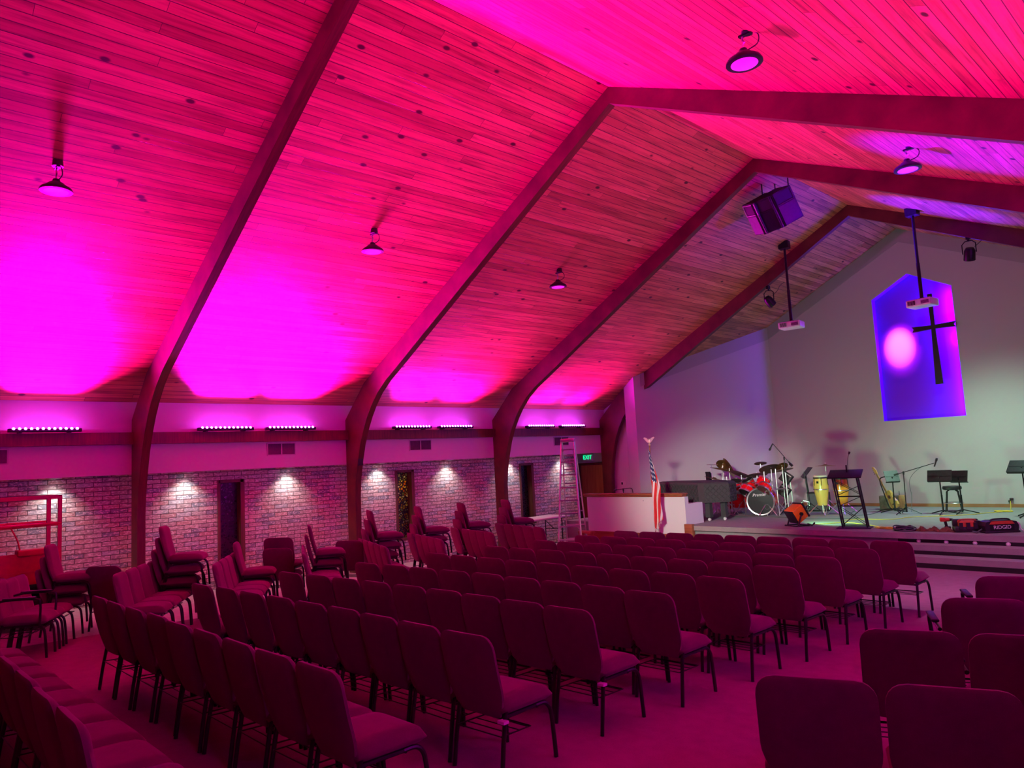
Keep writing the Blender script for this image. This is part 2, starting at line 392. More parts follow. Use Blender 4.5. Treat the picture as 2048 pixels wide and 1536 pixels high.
# left wall: brick below a dropped plaster fascia with window openings
WIN = [(5.49, 5.97), (9.52, 10.0), (13.44, 13.92)]; WZ0, WZ1 = 0.22, 1.79
b = MB(); ys = [Y0] + [v for w in WIN for v in w] + [15.72]
for i in range(0, len(ys) - 1, 2): b.box(-0.55, -0.3, ys[i], ys[i + 1], -0.7, 2.1)
for (a, c) in WIN: b.box(-0.55, -0.3, a, c, -0.7, WZ0); b.box(-0.55, -0.3, a, c, WZ1, 2.1)
struct('wall_left', b, 'brick', 'mottled red and grey brick wall along the left side', 'wall', smooth=0)
struct('wall_left_upper', MB().box(-0.62, 0.0, Y0, 16.7, ZS, ZT + 0.02), 'wall_paint', 'white plaster fascia above the brick wall on the left', 'wall', smooth=0)
for i in range(4):
    ya, yb = FY[i + 1] + 0.13, FY[i + 2]
    struct('trim_%d' % (i + 1), MB().box(0.0, 0.11, ya, yb, 2.495, 2.70), 'glulam', ['brown timber rail at the far left end of the fascia, above the red lift', 'brown timber rail on the fascia over the dark window nearest the camera', 'brown timber rail on the fascia over the glowing yellow window', 'brown timber rail on the fascia behind the stepladder'][i], 'timber rail')
# side passage at the front end of the brick wall
b = MB(); b.box(-2.0, 1.10, 16.72, 16.95, -0.8, 4.2); b.box(-2.2, -2.0, 15.0, 16.95, -0.8, 2.2); b.box(-2.0, -0.55, 15.5, 15.72, -0.8, 2.1); b.box(-2.0, -0.6, 15.5, 16.95, ZS, 2.2)
struct('wall_passage', b, 'wall_paint', 'white wall of the passage behind the last timber post', 'wall', smooth=0)
d = tag(MB().box(-0.98, -0.05, 16.66, 16.72, -0.37, 1.63).build('door_1', 'oak_door', smooth=0), 'golden oak door beside the stage behind the stepladder', 'door', kind='structure')
f = MB(); f.box(-1.06, -0.98, 16.63, 16.72, -0.37, 1.70); f.box(-0.05, 0.03, 16.63, 16.72, -0.37, 1.70); f.box(-0.98, -0.05, 16.63, 16.72, 1.63, 1.70)
f.build('door_frame', 'dark_frame', d, smooth=0); MB().cyl((-0.42, 16.62, 0.75), (-0.42, 16.66, 0.75), 0.03).cyl((-0.42, 16.6, 0.75), (-0.33, 16.6, 0.75), 0.012).build('door_handle', 'black_metal', d)
# stage walls
spl = [(1.50, 16.25), (XC, YB), (XC - 0.16, YB + 0.12), (1.02, 16.42)]
def stage_side(flip, nm, lab):
    pts = [((ROOMW - x) if flip else x, y) for x, y in spl]
    vs = [(x, y, -0.6) for x, y in pts] + [(x, y, ceil_z(x) + 0.05) for x, y in pts]
    struct(nm, MB().add(vs, [(0, 1, 2, 3), (4, 7, 6, 5), (0, 4, 5, 1), (1, 5, 6, 2), (2, 6, 7, 3), (3, 7, 4, 0)]), 'stage_wall_paint', lab, 'wall', smooth=0)
stage_side(False, 'wall_stage_left', 'plain grey angled wall at the left of the stage'); stage_side(True, 'wall_stage_right', 'plain grey angled wall at the right of the stage')
# back wall with the five sided niche
NP = [(6.79, 2.385), (8.62, 2.385), (8.62, 5.50), (7.68, 6.00), (6.79, 5.50)]
xa, xb = XC - 0.2, ROOMW - XC + 0.2; z0 = 0.0
b = MB(); yb2 = YB
def quad(*p): b.add([(x, YB, z) for x, z in p], [tuple(range(len(p)))])
quad((xa, z0), (NP[0][0], z0), NP[0], NP[4], (NP[4][0], ceil_z(NP[4][0]) + .05), (xa, ceil_z(xa) + .05))
quad((NP[1][0], z0), (xb, z0), (xb, ceil_z(xb) + .05), (NP[2][0], ceil_z(NP[2][0]) + .05), NP[2], NP[1])
quad((NP[0][0], z0), (NP[1][0], z0), NP[1], NP[0])
quad(NP[4], NP[3], (NP[3][0], ceil_z(NP[3][0]) + .05), (NP[4][0], ceil_z(NP[4][0]) + .05)); quad(NP[3], NP[2], (NP[2][0], ceil_z(NP[2][0]) + .05), (NP[3][0], ceil_z(NP[3][0]) + .05))
struct('wall_back', b, 'stage_wall_paint', 'tall grey gable wall behind the stage', 'wall', smooth=0)
ND = 0.22
b = MB(); n = 5
vs = [(x, YB, z) for x, z in NP] + [(x, YB + ND, z) for x, z in NP]
b.add(vs, [(0, 1, 6, 5), (1, 2, 7, 6), (2, 3, 8, 7), (3, 4, 9, 8), (4, 0, 5, 9), (5, 6, 7, 8, 9)])
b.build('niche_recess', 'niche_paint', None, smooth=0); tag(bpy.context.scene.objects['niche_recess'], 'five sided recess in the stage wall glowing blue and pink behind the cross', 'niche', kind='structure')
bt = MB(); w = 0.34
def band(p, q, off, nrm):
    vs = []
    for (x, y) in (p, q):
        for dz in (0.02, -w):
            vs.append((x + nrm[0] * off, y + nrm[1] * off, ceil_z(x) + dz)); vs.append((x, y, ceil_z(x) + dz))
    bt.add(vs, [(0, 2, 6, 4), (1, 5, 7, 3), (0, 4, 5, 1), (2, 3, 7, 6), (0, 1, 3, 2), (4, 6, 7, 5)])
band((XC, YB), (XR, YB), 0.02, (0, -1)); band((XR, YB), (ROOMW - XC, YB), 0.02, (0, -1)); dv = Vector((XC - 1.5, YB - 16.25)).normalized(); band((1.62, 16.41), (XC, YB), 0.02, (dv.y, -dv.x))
struct('trim_5', bt, 'wall_band', 'slightly darker band running under the ceiling round the stage walls', 'trim', smooth=0)  # thin strips in a darker grey than the wall, following the ceiling line
bt = MB(); bt.box(XC, ROOMW - XC, YB - 0.025, YB, ST, ST + 0.075)
struct('baseboard_back', bt, 'base_wood', 'reddish wooden baseboard along the back of the stage', 'baseboard', smooth=0)
b = MB(); b.box(ROOMW, ROOMW + 0.3, Y0, 17, -0.6, 3.85); struct('wall_right', b, 'brick', 'brick wall on the right, beside the camera', 'wall', smooth=0)
b = MB(); b.prism([(-0.6, -0.3), (ROOMW + 0.3, -0.3), (ROOMW + 0.3, 3.7), (XR, ZR + .05), (-0.6, ZT - .1)], Y0 - 0.2, Y0, 'y'); struct('wall_rear', b, 'glulam', 'dark timber gable wall behind the camera', 'wall', smooth=0)
# stage and steps
b = MB(); b.prism([(0.6, 14.10), (4.42, 14.10), (4.42, 13.90), (7.2, 13.86), (ROOMW - 0.3, 14.06), (ROOMW - 0.3, YB + 0.3), (0.6, YB + 0.3)], ST - 0.10, ST); b.prism([(0.6, 14.12), (4.44, 14.12), (4.44, 13.97), (7.2, 13.93), (ROOMW - 0.3, 14.13), (ROOMW - 0.3, YB + 0.3), (0.6, YB + 0.3)], -0.6, ST - 0.09)
struct('floor_stage', b, 'stage_carpet', 'grey carpeted stage platform across the front', 'stage', smooth=0)
for i in range(2):
    zt = 0.098 - 0.16 * i; yf = 13.66 - 0.31 * i; b = MB()
    b.box(8.75, 14.6, yf, 14.06, zt - 0.10, zt); b.box(8.8, 14.55, yf + 0.06, 14.05, zt - 0.4, zt - 0.09)
    struct('floor_step_%d' % (i + 1), b, 'stage_carpet', ['upper grey carpeted step up to the stage', 'lower grey carpeted step up to the stage'][i], 'step', smooth=0)
b = MB(); b.box(8.78, 14.5, 13.955, 14.02, 0.098, 0.16); b.box(8.78, 14.5, 13.655, 13.725, -0.062, 0.0); b.box(8.78, 14.5, 13.35, 13.41, -0.30, -0.16)
struct('trim_6', b, 'dark_void', 'black risers between the stage steps', 'step riser', smooth=0)
for i, x in enumerate((9.12, 9.55, 9.98, 10.45)):
    t = thing('step_light', ['round step light in the top riser, farthest left of four', 'round step light in the top riser below the orange tool bag', 'round step light in the top riser between bag and vacuum', 'round step light in the top riser below the vacuum'][i], 'step light', (x, 13.955, 0.125), 0, 'step lights in the top riser')
    q = Matrix.Rotation(PI / 2, 4, 'X'); MB().lathe([(0.034, 0), (0.034, 0.008), (0.026, 0.014), (0.0, 0.016)], 16, q).build('housing', 'vent_frame', t); MB().lathe([(0.018, 0.016), (0.0, 0.019)], 12, q).build('lens', 'diffuser', t)

# portal frames
inner = [(0.32, -0.6), (0.32, 1.3), (0.36, 1.65), (0.46, 2.05), (0.56, 2.36), (0.70, 2.66), (0.86, 2.92), (1.03, 3.14), (1.27, 3.38), (1.58, 3.60), (1.95, 3.80), (XR, 6.93)]
NM = ['nearest the camera, mostly out of view', 'with its post beside the red lift', 'with its post left of the yellow window', 'with its post between the yellow window and the ladder', 'closest to the stage, its post behind the ladder']
for i, y in enumerate(FY[1:]):
    b = MB()
    for fl in (False, True):
        pl = inner + [(XR, ZR + 0.02), (0.0, ZT + 0.02), (0.0, ZS), (-0.0, -0.6)]
        # strip of quads to keep the concave outline clean
        outer = []
        for (x, z) in inner:
            outer.append((0.0, min(z, ZT)) if z < 3.1 and x < 1.1 else (max(0.0, x - 0.20), ZT + 0.02 + SLOPE * max(0.0, x - 0.20)))
        outer[-1] = (XR, ZR + 0.02)
        vs = []; fs = []; m = len(inner)
        for (xi_, zi_), (xo, zo) in zip(inner, outer):
            for yy in (y, y + 0.13):
                for (x, z) in ((xi_, zi_), (xo, zo)): vs.append((ROOMW - x if fl else x, yy, z + ((SLOPE - SR) * (XR - x) * min(1.0, max(0.0, z / ZT)) if fl else 0.0)))
        for j in range(m - 1):
            a, c = 4 * j, 4 * j + 4
            fs += [(a, a + 1, c + 1, c), (a + 2, c + 2, c + 3, a + 3), (a, c, c + 2, a + 2), (a + 1, a + 3, c + 3, c + 1)]
        fs += [(0, 2, 3, 1)]
        b.add(vs, fs)
    struct('trim_%d' % (7 + i), b, 'glulam', 'dark brown laminated timber arch ' + NM[i], 'timber arch', smooth=35)

# ------------------------------------------------------------------ windows, vents, wall fittings
WL = ['narrow leaded glass window, dark, nearest the camera in the brick wall', 'narrow leaded glass window glowing yellow at its top', 'narrow leaded glass window, dark, nearest the stepladder']
for i, (a, c) in enumerate(WIN):
    w = tag(MB().box(-0.47, -0.45, a + 0.04, c - 0.06, WZ0 + 0.04, WZ1 - 0.04).build('window_%d' % (i + 1), 'stained_glass' if i == 1 else 'stained_glass_unlit', smooth=0), WL[i], 'window', kind='structure')
    f = MB(); f.box(-0.55, -0.27, a - 0.02, a + 0.03, WZ0, WZ1); f.box(-0.55, -0.27, c - 0.06, c + 0.02, WZ0, WZ1); f.box(-0.55, -0.27, a, c, WZ1 - 0.05, WZ1 + 0.01); f.box(-0.55, -0.25, a, c, WZ0 - 0.02, WZ0 + 0.04)
    f.build('window_frame', 'dark_frame', w, smooth=0)
    MB().box(-1.3, -0.9, a - 0.5, c + 0.5, -0.5, 2.3).build('outside_dark', 'dark_void', w, smooth=0)
lamp('porch_lamp', 'POINT', (-0.72, 9.76, 2.0), (0, 0, 0), 75, (1.0, 0.72, 0.25), None, shadow_soft_size=0.05)

def vent(y0, y1, lab):
    t = thing('air_vent', lab, 'vent', (0, (y0 + y1) / 2, 2.345), 0, 'double air vents in the fascia'); h = (y1 - y0) / 2
    f = MB(); f.box(0, 0.015, -h, h, -0.125, -0.105); f.box(0, 0.015, -h, h, 0.105, 0.125); f.box(0, 0.015, -h, -h + 0.02, -0.11, 0.11); f.box(0, 0.015, h - 0.02, h, -0.11, 0.11); f.box(0, 0.015, -0.012, 0.012, -0.11, 0.11)
    f.build('vent_frame', 'vent_frame', t, smooth=0); MB().box(0, 0.002, -h + .01, h - .01, -0.11, 0.11).build('vent_backing', 'vent_grey', t, smooth=0)
    s = MB()
    for j in range(26):
        yy = -h + 0.03 + j * (2 * h - 0.06) / 25
        s.box(0.002, 0.010, yy - 0.003, yy + 0.003, -0.105, 0.105)
    s.build('louvre', 'vent_grey', t, smooth=0)
vent(1.50, 2.11, 'double air vent at the left edge, above the red lift'); vent(6.33, 6.93, 'double air vent between the two nearest LED bars and the second post'); vent(9.715, 10.34, 'double air vent above the yellow window'); vent(14.50, 15.10, 'double air vent behind the top of the stepladder')

def led_bar(y0, y1, lab, right=False, blue=False, power=1.0, spill=0.36):
    L = y1 - y0; n = 12
    t = thing('led_bar', lab, 'LED light bar', ((ROOMW - 0.16) if right else 0.16, (y0 + y1) / 2, 2.70), PI if right else 0, 'LED wash bars on the timber rails')
    b = MB(); b.rbox(-0.055, 0.045, -L / 2 - 0.03, L / 2 + 0.03, 0.015, 0.07, 0.008, 2); b.build('housing', 'black_metal', t)
    b = MB(); b.box(-0.15, 0.0, -L * 0.36 - 0.02, -L * 0.36 + 0.02, 0.0, 0.02); b.box(-0.15, 0.0, L * 0.36 - 0.02, L * 0.36 + 0.02, 0.0, 0.02); b.build('bracket', 'black_metal', t, smooth=0)
    for j in range(n):
        y = -L / 2 + L * (j + 0.5) / n
        q = Matrix.Translation((0.035, y, 0.066)) @ Matrix.Rotation(math.radians(48), 4, 'Y')
        MB().lathe([(0.021, 0), (0.020, 0.011), (0.011, 0.019), (0.0, 0.022)], 10, q).build('led_lens', 'led_lens_blue' if blue else 'led_lens', t)
    col = BLUE_COL if blue else BAR_COL
    if blue:
        lamp('led_bar_throw', 'AREA', (0.06, 0, 0.125), Euler((0, PI + math.radians(63), 0)), BAR_W * power, col, t, shape='RECTANGLE', size=0.06, size_y=L, spread=math.radians(26))
    else:
        lamp('led_bar_near', 'AREA', (0.06, 0, 0.125), Euler((0, PI + math.radians(24), 0)), BAR_W * min(power, 1.0) * 0.24, col, t, shape='RECTANGLE', size=0.06, size_y=L * 0.9, spread=math.radians(58))
        lamp('led_bar_far', 'AREA', (0.06, 0, 0.125), Euler((0, PI + math.radians(54), 0)), BAR_W * power * (0.6 if power > 1 else 0.44), col, t, shape='RECTANGLE', size=0.06, size_y=L, spread=math.radians(80))
        if right: lamp('led_bar_side', 'AREA', (0.08, 0, 0.10), Euler((0, PI + math.radians(84), 0)), 24, (0.80, 0.0, 1.0), t, shape='RECTANGLE', size=0.06, size_y=L, spread=math.radians(140))
    return t
LB = [(0.75, 1.72, 'out of view'), (2.10, 3.05, 'at the left edge above the red lift'), (4.98, 5.96, 'left one over the nearest dark window'), (6.27, 7.26, 'right one over the nearest dark window'),
      (9.22, 10.2, 'left one of the pair over the glowing yellow window'), (10.48, 11.46, 'right one of the pair over the glowing yellow window'), (13.36, 14.35, 'left one of the pair behind the stepladder top'), (14.64, 15.6, 'right one of the pair behind the stepladder top')]
for a, c, l in LB[1:]: led_bar(a, c, 'LED bar of pink lenses, ' + l, power=1.9 if a < 8 else (0.5 if a < 12 else 0.3), spill=0.13)
for nm_, (tx, ty, tz), e, sz in (('led_bar.003', (11.4, 10.6, 5.44), 75000, 12), ('led_bar.005', (9.6, 15.4, 6.26), 60000, 12)):
    o = bpy.data.objects[nm_]; lamp('added_blue_spot', 'SPOT', (0.07, 0, 0.13), aim((tx - 0.23, ty - o.location.y, tz - 2.83)), e, BLUE_COL, o, spot_size=math.radians(sz), spot_blend=0.7, shadow_soft_size=0.04)  # blue spots added inside two pink bars to make the right ceiling's violet patches
RBARS = [(0.9, 1.9, False, .4), (5.0, 6.0, False, .4), (6.3, 7.3, False, .4), (9.2, 10.2, False, .15), (10.5, 11.5, False, .12), (13.4, 14.4, True, .09)]
for a, c, bl, pw in RBARS: led_bar(a, c, 'LED bar of %s lenses on the right wall, outside the photo' % ('blue' if bl else 'pink'), True, bl, pw, 0.03 if bl else 0.36)

for i, y in enumerate((2.78, 4.87, 6.87, 9.03, 10.98, 13.0, 15.03)):
    t = thing('downlight', 'recessed round downlight in the soffit, ' + ['above the red lift', 'just past the first timber post', 'beyond the dark window nearest the camera', 'just past the second timber post', 'beyond the yellow window', 'just past the third timber post', 'behind the stepladder'][i], 'downlight', (-0.13, y, ZS), 0, 'downlights in the soffit over the brick wall')
    MB().lathe([(0.085, -0.001), (0.088, -0.014), (0.065, -0.018), (0.06, 0.0)], 20, cap=False).build('trim_ring', 'white_plastic', t); MB().lathe([(0.062, -0.010), (0.0, -0.012)], 16).build('lamp_face', 'lamp_white', t)
    lamp('downlight_lamp', 'SPOT', (0.03, 0, -0.03), aim((-0.10, 0, -1)), DOWN_W, (1.0, 0.93, 0.90), t, spot_size=math.radians(112), spot_blend=0.9, shadow_soft_size=0.05)

t = thing('exit_sign', 'small green lit exit sign above the oak door, behind the stepladder', 'exit sign', (-0.66, 16.66, 1.86), 0)
MB().box(-0.16, 0.16, -0.04, 0.04, -0.10, 0.10).build('housing', 'white_plastic', t, smooth=0); text_mesh('exit_letters', 'EXIT', 0.17, 'exit_green', t, (0, -0.043, 0), (PI / 2, 0, 0), 0.002)
t = thing('light_switch', 'white double light switch on the wall left of the flag', 'switch', (0.55, 16.72, 1.07), 0)
MB().rbox(-0.09, 0.09, -0.012, 0, -0.07, 0.07, 0.005, 2).build('plate', 'white_plastic', t); MB().box(-0.06, -0.01, -0.02, -0.01, -0.03, 0.035).build('rocker', 'black_plastic', t, smooth=0)
t = thing('wall_speaker', 'small black bracket speaker on the post left of the yellow window', 'speaker', (0.40, 8.15, 2.05), 0)
MB().rbox(-0.05, 0.07, -0.06, 0.06, -0.11, 0.11, 0.01, 2).build('cabinet', 'black_plastic', t)

# ------------------------------------------------------------------ ceiling fixtures
def pendant(x, y, lab, first=[None]):
    zc = ceil_z(x); sgn = 1 if x < XR else -1
    loc = (x, y, zc - 0.30)
    if first[0]: return dup(first[0] if (sgn > 0) else first[0], loc, lab)
    t = thing('high_bay_light', lab, 'ceiling light', loc, 0, 'round high bay lights hung under the ceiling')
    MB().lathe([(0.0, 0.13), (0.035, 0.13), (0.045, 0.10), (0.075, 0.085), (0.10, 0.06), (0.155, 0.025), (0.17, 0.0), (0.17, -0.015), (0.155, -0.02)], 28).build('housing', 'black_metal', t)
    MB().lathe([(0.155, -0.016), (0.08, -0.026), (0.0, -0.028)], 28).build('lens', 'diffuser', t)
    MB().tube([(0.0, 0, 0.12), (0.0, 0, 0.17), (0.02, 0, 0.19), (0.0, 0, 0.21), (0.0, 0, 0.26)], 0.010, 6).build('hook', 'chrome', t)
    MB().cyl((0.06, 0, 0.262), (0.06, 0, 0.34), 0.06, 0.05, 14).box(-0.03, 0.1, -0.02, 0.02, 0.25, 0.27).build('canopy', 'black_metal', t)
    MB().tube(spline([(0.03, 0.0, 0.10), (0.13, 0.03, 0.14), (0.15, 0.02, 0.22), (0.08, 0.0, 0.28)], 5), 0.006, 6).build('cord', 'black_plastic', t)
    first[0] = t; return t
pendant(4.38, 1.84, 'round high bay light hanging at the far left of the left slope'); pendant(4.36, 6.08, 'round high bay light, middle one on the left ceiling slope'); pendant(4.34, 10.29, 'round high bay light, nearest the stage on the left slope'); pendant(10.60, 6.22, 'large looking high bay light at the top of the right slope'); pd_right = pendant(10.64, 10.45, 'round high bay light on the right slope left of the blue patch')

lamp('high_bay_lamp', 'SPOT', (0, 0, -0.04), aim((0.02, 0.32, -1)), 750, (0.80, 0.62, 1.0), pd_right, spot_size=math.radians(72), spot_blend=1.0, shadow_soft_size=0.12)

# loudspeaker cluster under the ridge
t = thing('speaker_cluster', 'black loudspeaker cluster of three cabinets hung under the ridge', 'speaker', (7.32, 13.5, 6.58), 0)
for j, an in enumerate((-38, 2, 42)):
    M = Matrix.Rotation(math.radians(-6), 4, 'Y') @ Matrix.Rotation(math.radians(32), 4, 'X') @ Matrix.Rotation(math.radians(an), 4, 'Z') @ Matrix.Translation((0, -0.36, 0))
    c = MB().prism([(-0.23, -0.14), (0.23, -0.14), (0.13, 0.34), (-0.13, 0.34)], -0.33, 0.33, 'z', M).build('cabinet', 'speaker_black', t, smooth=0)
    MB().box(-0.21, 0.21, -0.152, -0.14, -0.31, 0.06, M).build('grille', 'vent_grey' if j == 0 else 'black_metal', c, smooth=0)  # left grille paler: the light on that cabinet is put into the colour
    f = MB(); f.box(-0.21, -0.195, -0.155, -0.14, 0.09, 0.31, M); f.box(0.195, 0.21, -0.155, -0.14, 0.09, 0.31, M); f.box(-0.21, 0.21, -0.155, -0.14, 0.295, 0.31, M); f.box(-0.21, 0.21, -0.155, -0.14, 0.075, 0.09, M)
    f.build('horn_flange', 'vent_frame' if j == 0 else 'black_metal', c, smooth=0)  # paler flange on the left cabinet stands in for light falling there
    MB().add([M @ Vector(p) for p in [(-.19, -.142, .10), (.19, -.142, .10), (.19, -.142, .29), (-.19, -.142, .29), (-.06, -.05, .16), (.06, -.05, .16), (.06, -.05, .23), (-.06, -.05, .23)]], [(0, 1, 5, 4), (1, 2, 6, 5), (2, 3, 7, 6), (3, 0, 4, 7), (4, 5, 6, 7)]).build('horn', 'dark_void', c, smooth=0)
b = MB()
for (x, y) in ((-0.35, 0.1), (0.0, 0.05), (0.25, 0.1), (-0.1, -0.3)): b.cyl((x, y, 0.15), (x, y, ceil_z(7.32 + x) - 6.58), 0.012, None, 8)
b.build('hanging_rod', 'black_metal', t)

# projectors on drop poles
def projector(x, y, z, lab, rz):
    t = thing('projector', lab, 'projector', (x, y, z), rz, 'white ceiling projectors')
    MB().rbox(-0.24, 0.24, -0.19, 0.19, -0.09, 0.06, 0.025, 3).build('housing', 'white_plastic', t)
    v = MB()
    for j in range(7): v.box(-0.20 + j * 0.022, -0.19 + j * 0.022, -0.196, -0.186, -0.055, 0.03)
    for j in range(5): v.box(0.05, 0.20, -0.196, -0.186, -0.05 + j * 0.014, -0.044 + j * 0.014)
    v.build('vent_slots', 'black_plastic', t, smooth=0)
    MB().box(-0.246, -0.236, -0.12, 0.10, -0.04, 0.03).build('side_vent', 'vent_grey', t, smooth=0)
    MB().cyl((0.1, 0.17, -0.01), (0.1, 0.23, -0.01), 0.05, 0.055, 18).build('lens', 'black_plastic', t)
    h = ceil_z(x) - z
    MB().cyl((0, 0, 0.06), (0, 0, h), 0.028, None, 12).cyl((0, 0, 0.06), (0, 0, h * 0.42), 0.034, None, 12).lathe([(0.10, 0.055), (0.10, 0.08), (0.04, 0.10)], 4).build('pole', 'black_metal', t)
    MB().box(-0.11, 0.11, -0.09, 0.09, h - 0.14, h + 0.03).build('ceiling_plate', 'black_metal', t, smooth=0)
projector(6.30, 15.9, 4.62, 'white projector on a drop pole left of the glowing niche', math.radians(8)); projector(9.02, 15.9, 4.60, 'white projector on a drop pole in front of the cross', math.radians(-6))

def par_can(x, z, lab, d):
    t = thing('spotlight', lab, 'spotlight', (x, 16.55, z), 0, 'black spotlights clamped to the last arch')
    q = Vector(d).to_track_quat('-Z', 'Y').to_matrix().to_4x4()
    Q = Matrix.Translation((0, 0, -0.34)) @ q
    MB().lathe([(0.0, 0.13), (0.07, 0.12), (0.10, 0.06), (0.105, -0.13), (0.10, -0.13), (0.095, -0.06), (0.0, -0.05)], 20, Q).build('can', 'black_metal', t)
    MB().lathe([(0.088, -0.11), (0.0, -0.112)], 18, Q).build('lens', 'spot_lens', t)
    MB().tube([(-0.12, 0, -0.33), (-0.12, 0, -0.14), (-0.06, 0, -0.08), (0.06, 0, -0.08), (0.12, 0, -0.14), (0.12, 0, -0.33)], 0.011, 6).build('yoke', 'black_metal', t)
    MB().cyl((0, 0, -0.09), (0, 0, 0.05), 0.02).box(-0.03, 0.03, -0.05, 0.05, -0.05, 0.03).build('clamp', 'black_metal', t, smooth=0)
    MB().tube(spline([(0.1, 0, -0.22), (0.22, 0.02, -0.12), (0.3, 0.0, -0.02), (0.42, 0, 0.04)], 5), 0.006, 6).build('cable', 'black_plastic', t)
par_can(5.50, 5.74, 'black spotlight clamped under the last arch, left of the projectors', (0.3, 0.7, -0.8)); par_can(9.78, 5.86, 'black spotlight clamped under the last arch, right of the niche', (-0.25, 0.5, -1))

# cross hung in front of the niche
t = thing('cross', 'slender black cross hung before the glowing niche', 'cross', (8.16, YB - 0.05, 4.3), 0)
b = MB(); b.prism([(-0.085, -1.12), (0.085, -1.12), (0.045, 0.28), (0.055, 1.08), (-0.055, 1.08), (-0.045, 0.28)], -0.035, 0.035, 'y'); b.build('upright', 'black_plastic', t, smooth=0)
b = MB(); b.prism([(-0.47, 0.20), (-0.43, 0.265), (-0.47, 0.33), (0.0, 0.31), (0.47, 0.33), (0.43, 0.265), (0.47, 0.20), (0.0, 0.225)], -0.045, 0.045, 'y'); b.build('arm', 'black_plastic', t, smooth=0)
MB().cyl((0, 0.03, 0.26), (0, 0.27, 0.26), 0.015).cyl((0, 0.03, -0.7), (0, 0.27, -0.7), 0.015).build('standoff', 'black_metal', t)
# unseen area lamps added along the niche's right reveal for its blue glow
lamp('niche_fill_side', 'AREA', (8.59, YB + 0.10, 3.9), Euler((0, PI / 2, 0)), 75, (0.16, 0.0, 1.0), None, shape='RECTANGLE', size=3.0, size_y=0.12)
lamp('niche_fill_upper', 'AREA', (8.58, YB + 0.08, 5.05), Euler((0, PI / 2, math.radians(-8))), 45, (0.14, 0.0, 1.0), None, shape='RECTANGLE', size=0.9, size_y=0.1)

# ------------------------------------------------------------------ chairs
CW = 0.238
def back_mesh():
    mb = MB(); zs = [0.35, 0.38, 0.42, 0.46, 0.50, 0.54, 0.60, 0.66, 0.72, 0.77, 0.80, 0.825, 0.845, 0.858, 0.865]; nx = 9
    def hw(z):
        if z < 0.54: return 0.165 + (CW - 0.165) * math.sin((z - 0.35) / 0.19 * PI / 2)
        if z > 0.78:
            q = (z - 0.78) / 0.085; return CW - 0.085 + 0.085 * math.sqrt(max(0.0, 1 - q * q)) * 0.98
        return CW
    def yc(z, x): return -0.185 - 0.26 * (z - 0.38) - 0.022 * math.sin((z - 0.36) / 0.5 * PI) * 0.5 + 0.10 * (x * x) - 0.004
    vs = []; fs = []; m = len(zs)
    for side in (1, -1):
        for j, z in enumerate(zs):
            for i in range(nx):
                u = -1 + 2 * i / (nx - 1); uu = math.sin(u * PI / 2) * 0.35 + u * 0.65; x = uu * hw(z)
                ez = min(1.0, (zs[-1] - z) / 0.05, (z - zs[0]) / 0.05 + 0.3); e = max(0.0, 1 - abs(u) ** 6) ** 0.5 * math.sqrt(max(0.0, ez))
                th = (0.008 + 0.030 * e) if side > 0 else (0.010 + 0.014 * e)
                vs.append((x, yc(z, x) + side * th, z))
    N = m * nx
    for j in range(m - 1):
        for i in range(nx - 1):
            a = j * nx + i; fs.append((a, a + 1, a + nx + 1, a + nx)); fs.append((N + a, N + a + nx, N + a + nx + 1, N + a + 1))
        a = j * nx; fs.append((a, a + nx, N + a + nx, N + a)); a = j * nx + nx - 1; fs.append((a, N + a, N + a + nx, a + nx))
    for i in range(nx - 1):
        fs.append((i, N + i, N + i + 1, i + 1)); a = (m - 1) * nx + i; fs.append((a, a + 1, N + a + 1, N + a))
    return mb.add(vs, fs)
def seat_mesh():
    mb = MB(); nx, ny = 9, 10; vs = []; fs = []
    ysx = [-0.205, -0.19, -0.14, -0.06, 0.03, 0.11, 0.18, 0.225, 0.25, 0.258]
    for side in (1, -1):
        for j, y in enumerate(ysx):
            hwid = (CW - 0.003) if 1 < j < 8 else (CW - 0.012 if j in (1, 8) else CW - 0.035)
            for i in range(nx):
                u = -1 + 2 * i / (nx - 1); x = (math.sin(u * PI / 2) * 0.4 + u * 0.6) * hwid
                e = max(0.0, 1 - abs(u) ** 7) ** 0.5; ey = min(1, (ysx[-1] - y) / 0.045, (y - ysx[0]) / 0.03)
                e *= math.sqrt(max(0, ey))
                if side > 0: z = 0.415 + 0.055 * e + 0.012 * e * math.sin((y + 0.2) / 0.45 * PI) - 0.10 * max(0, y - 0.15)
                else: z = 0.40 - 0.035 * e
                vs.append((x, y, z))
    N = nx * ny
    for j in range(ny - 1):
        for i in range(nx - 1):
            a = j * nx + i; fs.append((a, a + 1, a + nx + 1, a + nx)); fs.append((N + a, N + a + nx, N + a + nx + 1, N + a + 1))
        a = j * nx; fs.append((a, a + nx, N + a + nx, N + a)); a = j * nx + nx - 1; fs.append((a, N + a, N + a + nx, a + nx))
    for i in range(nx - 1):
        fs.append((i, N + i, N + i + 1, i + 1)); a = (ny - 1) * nx + i; fs.append((a, a + 1, N + a + 1, N + a))
    return mb.add(vs, fs)
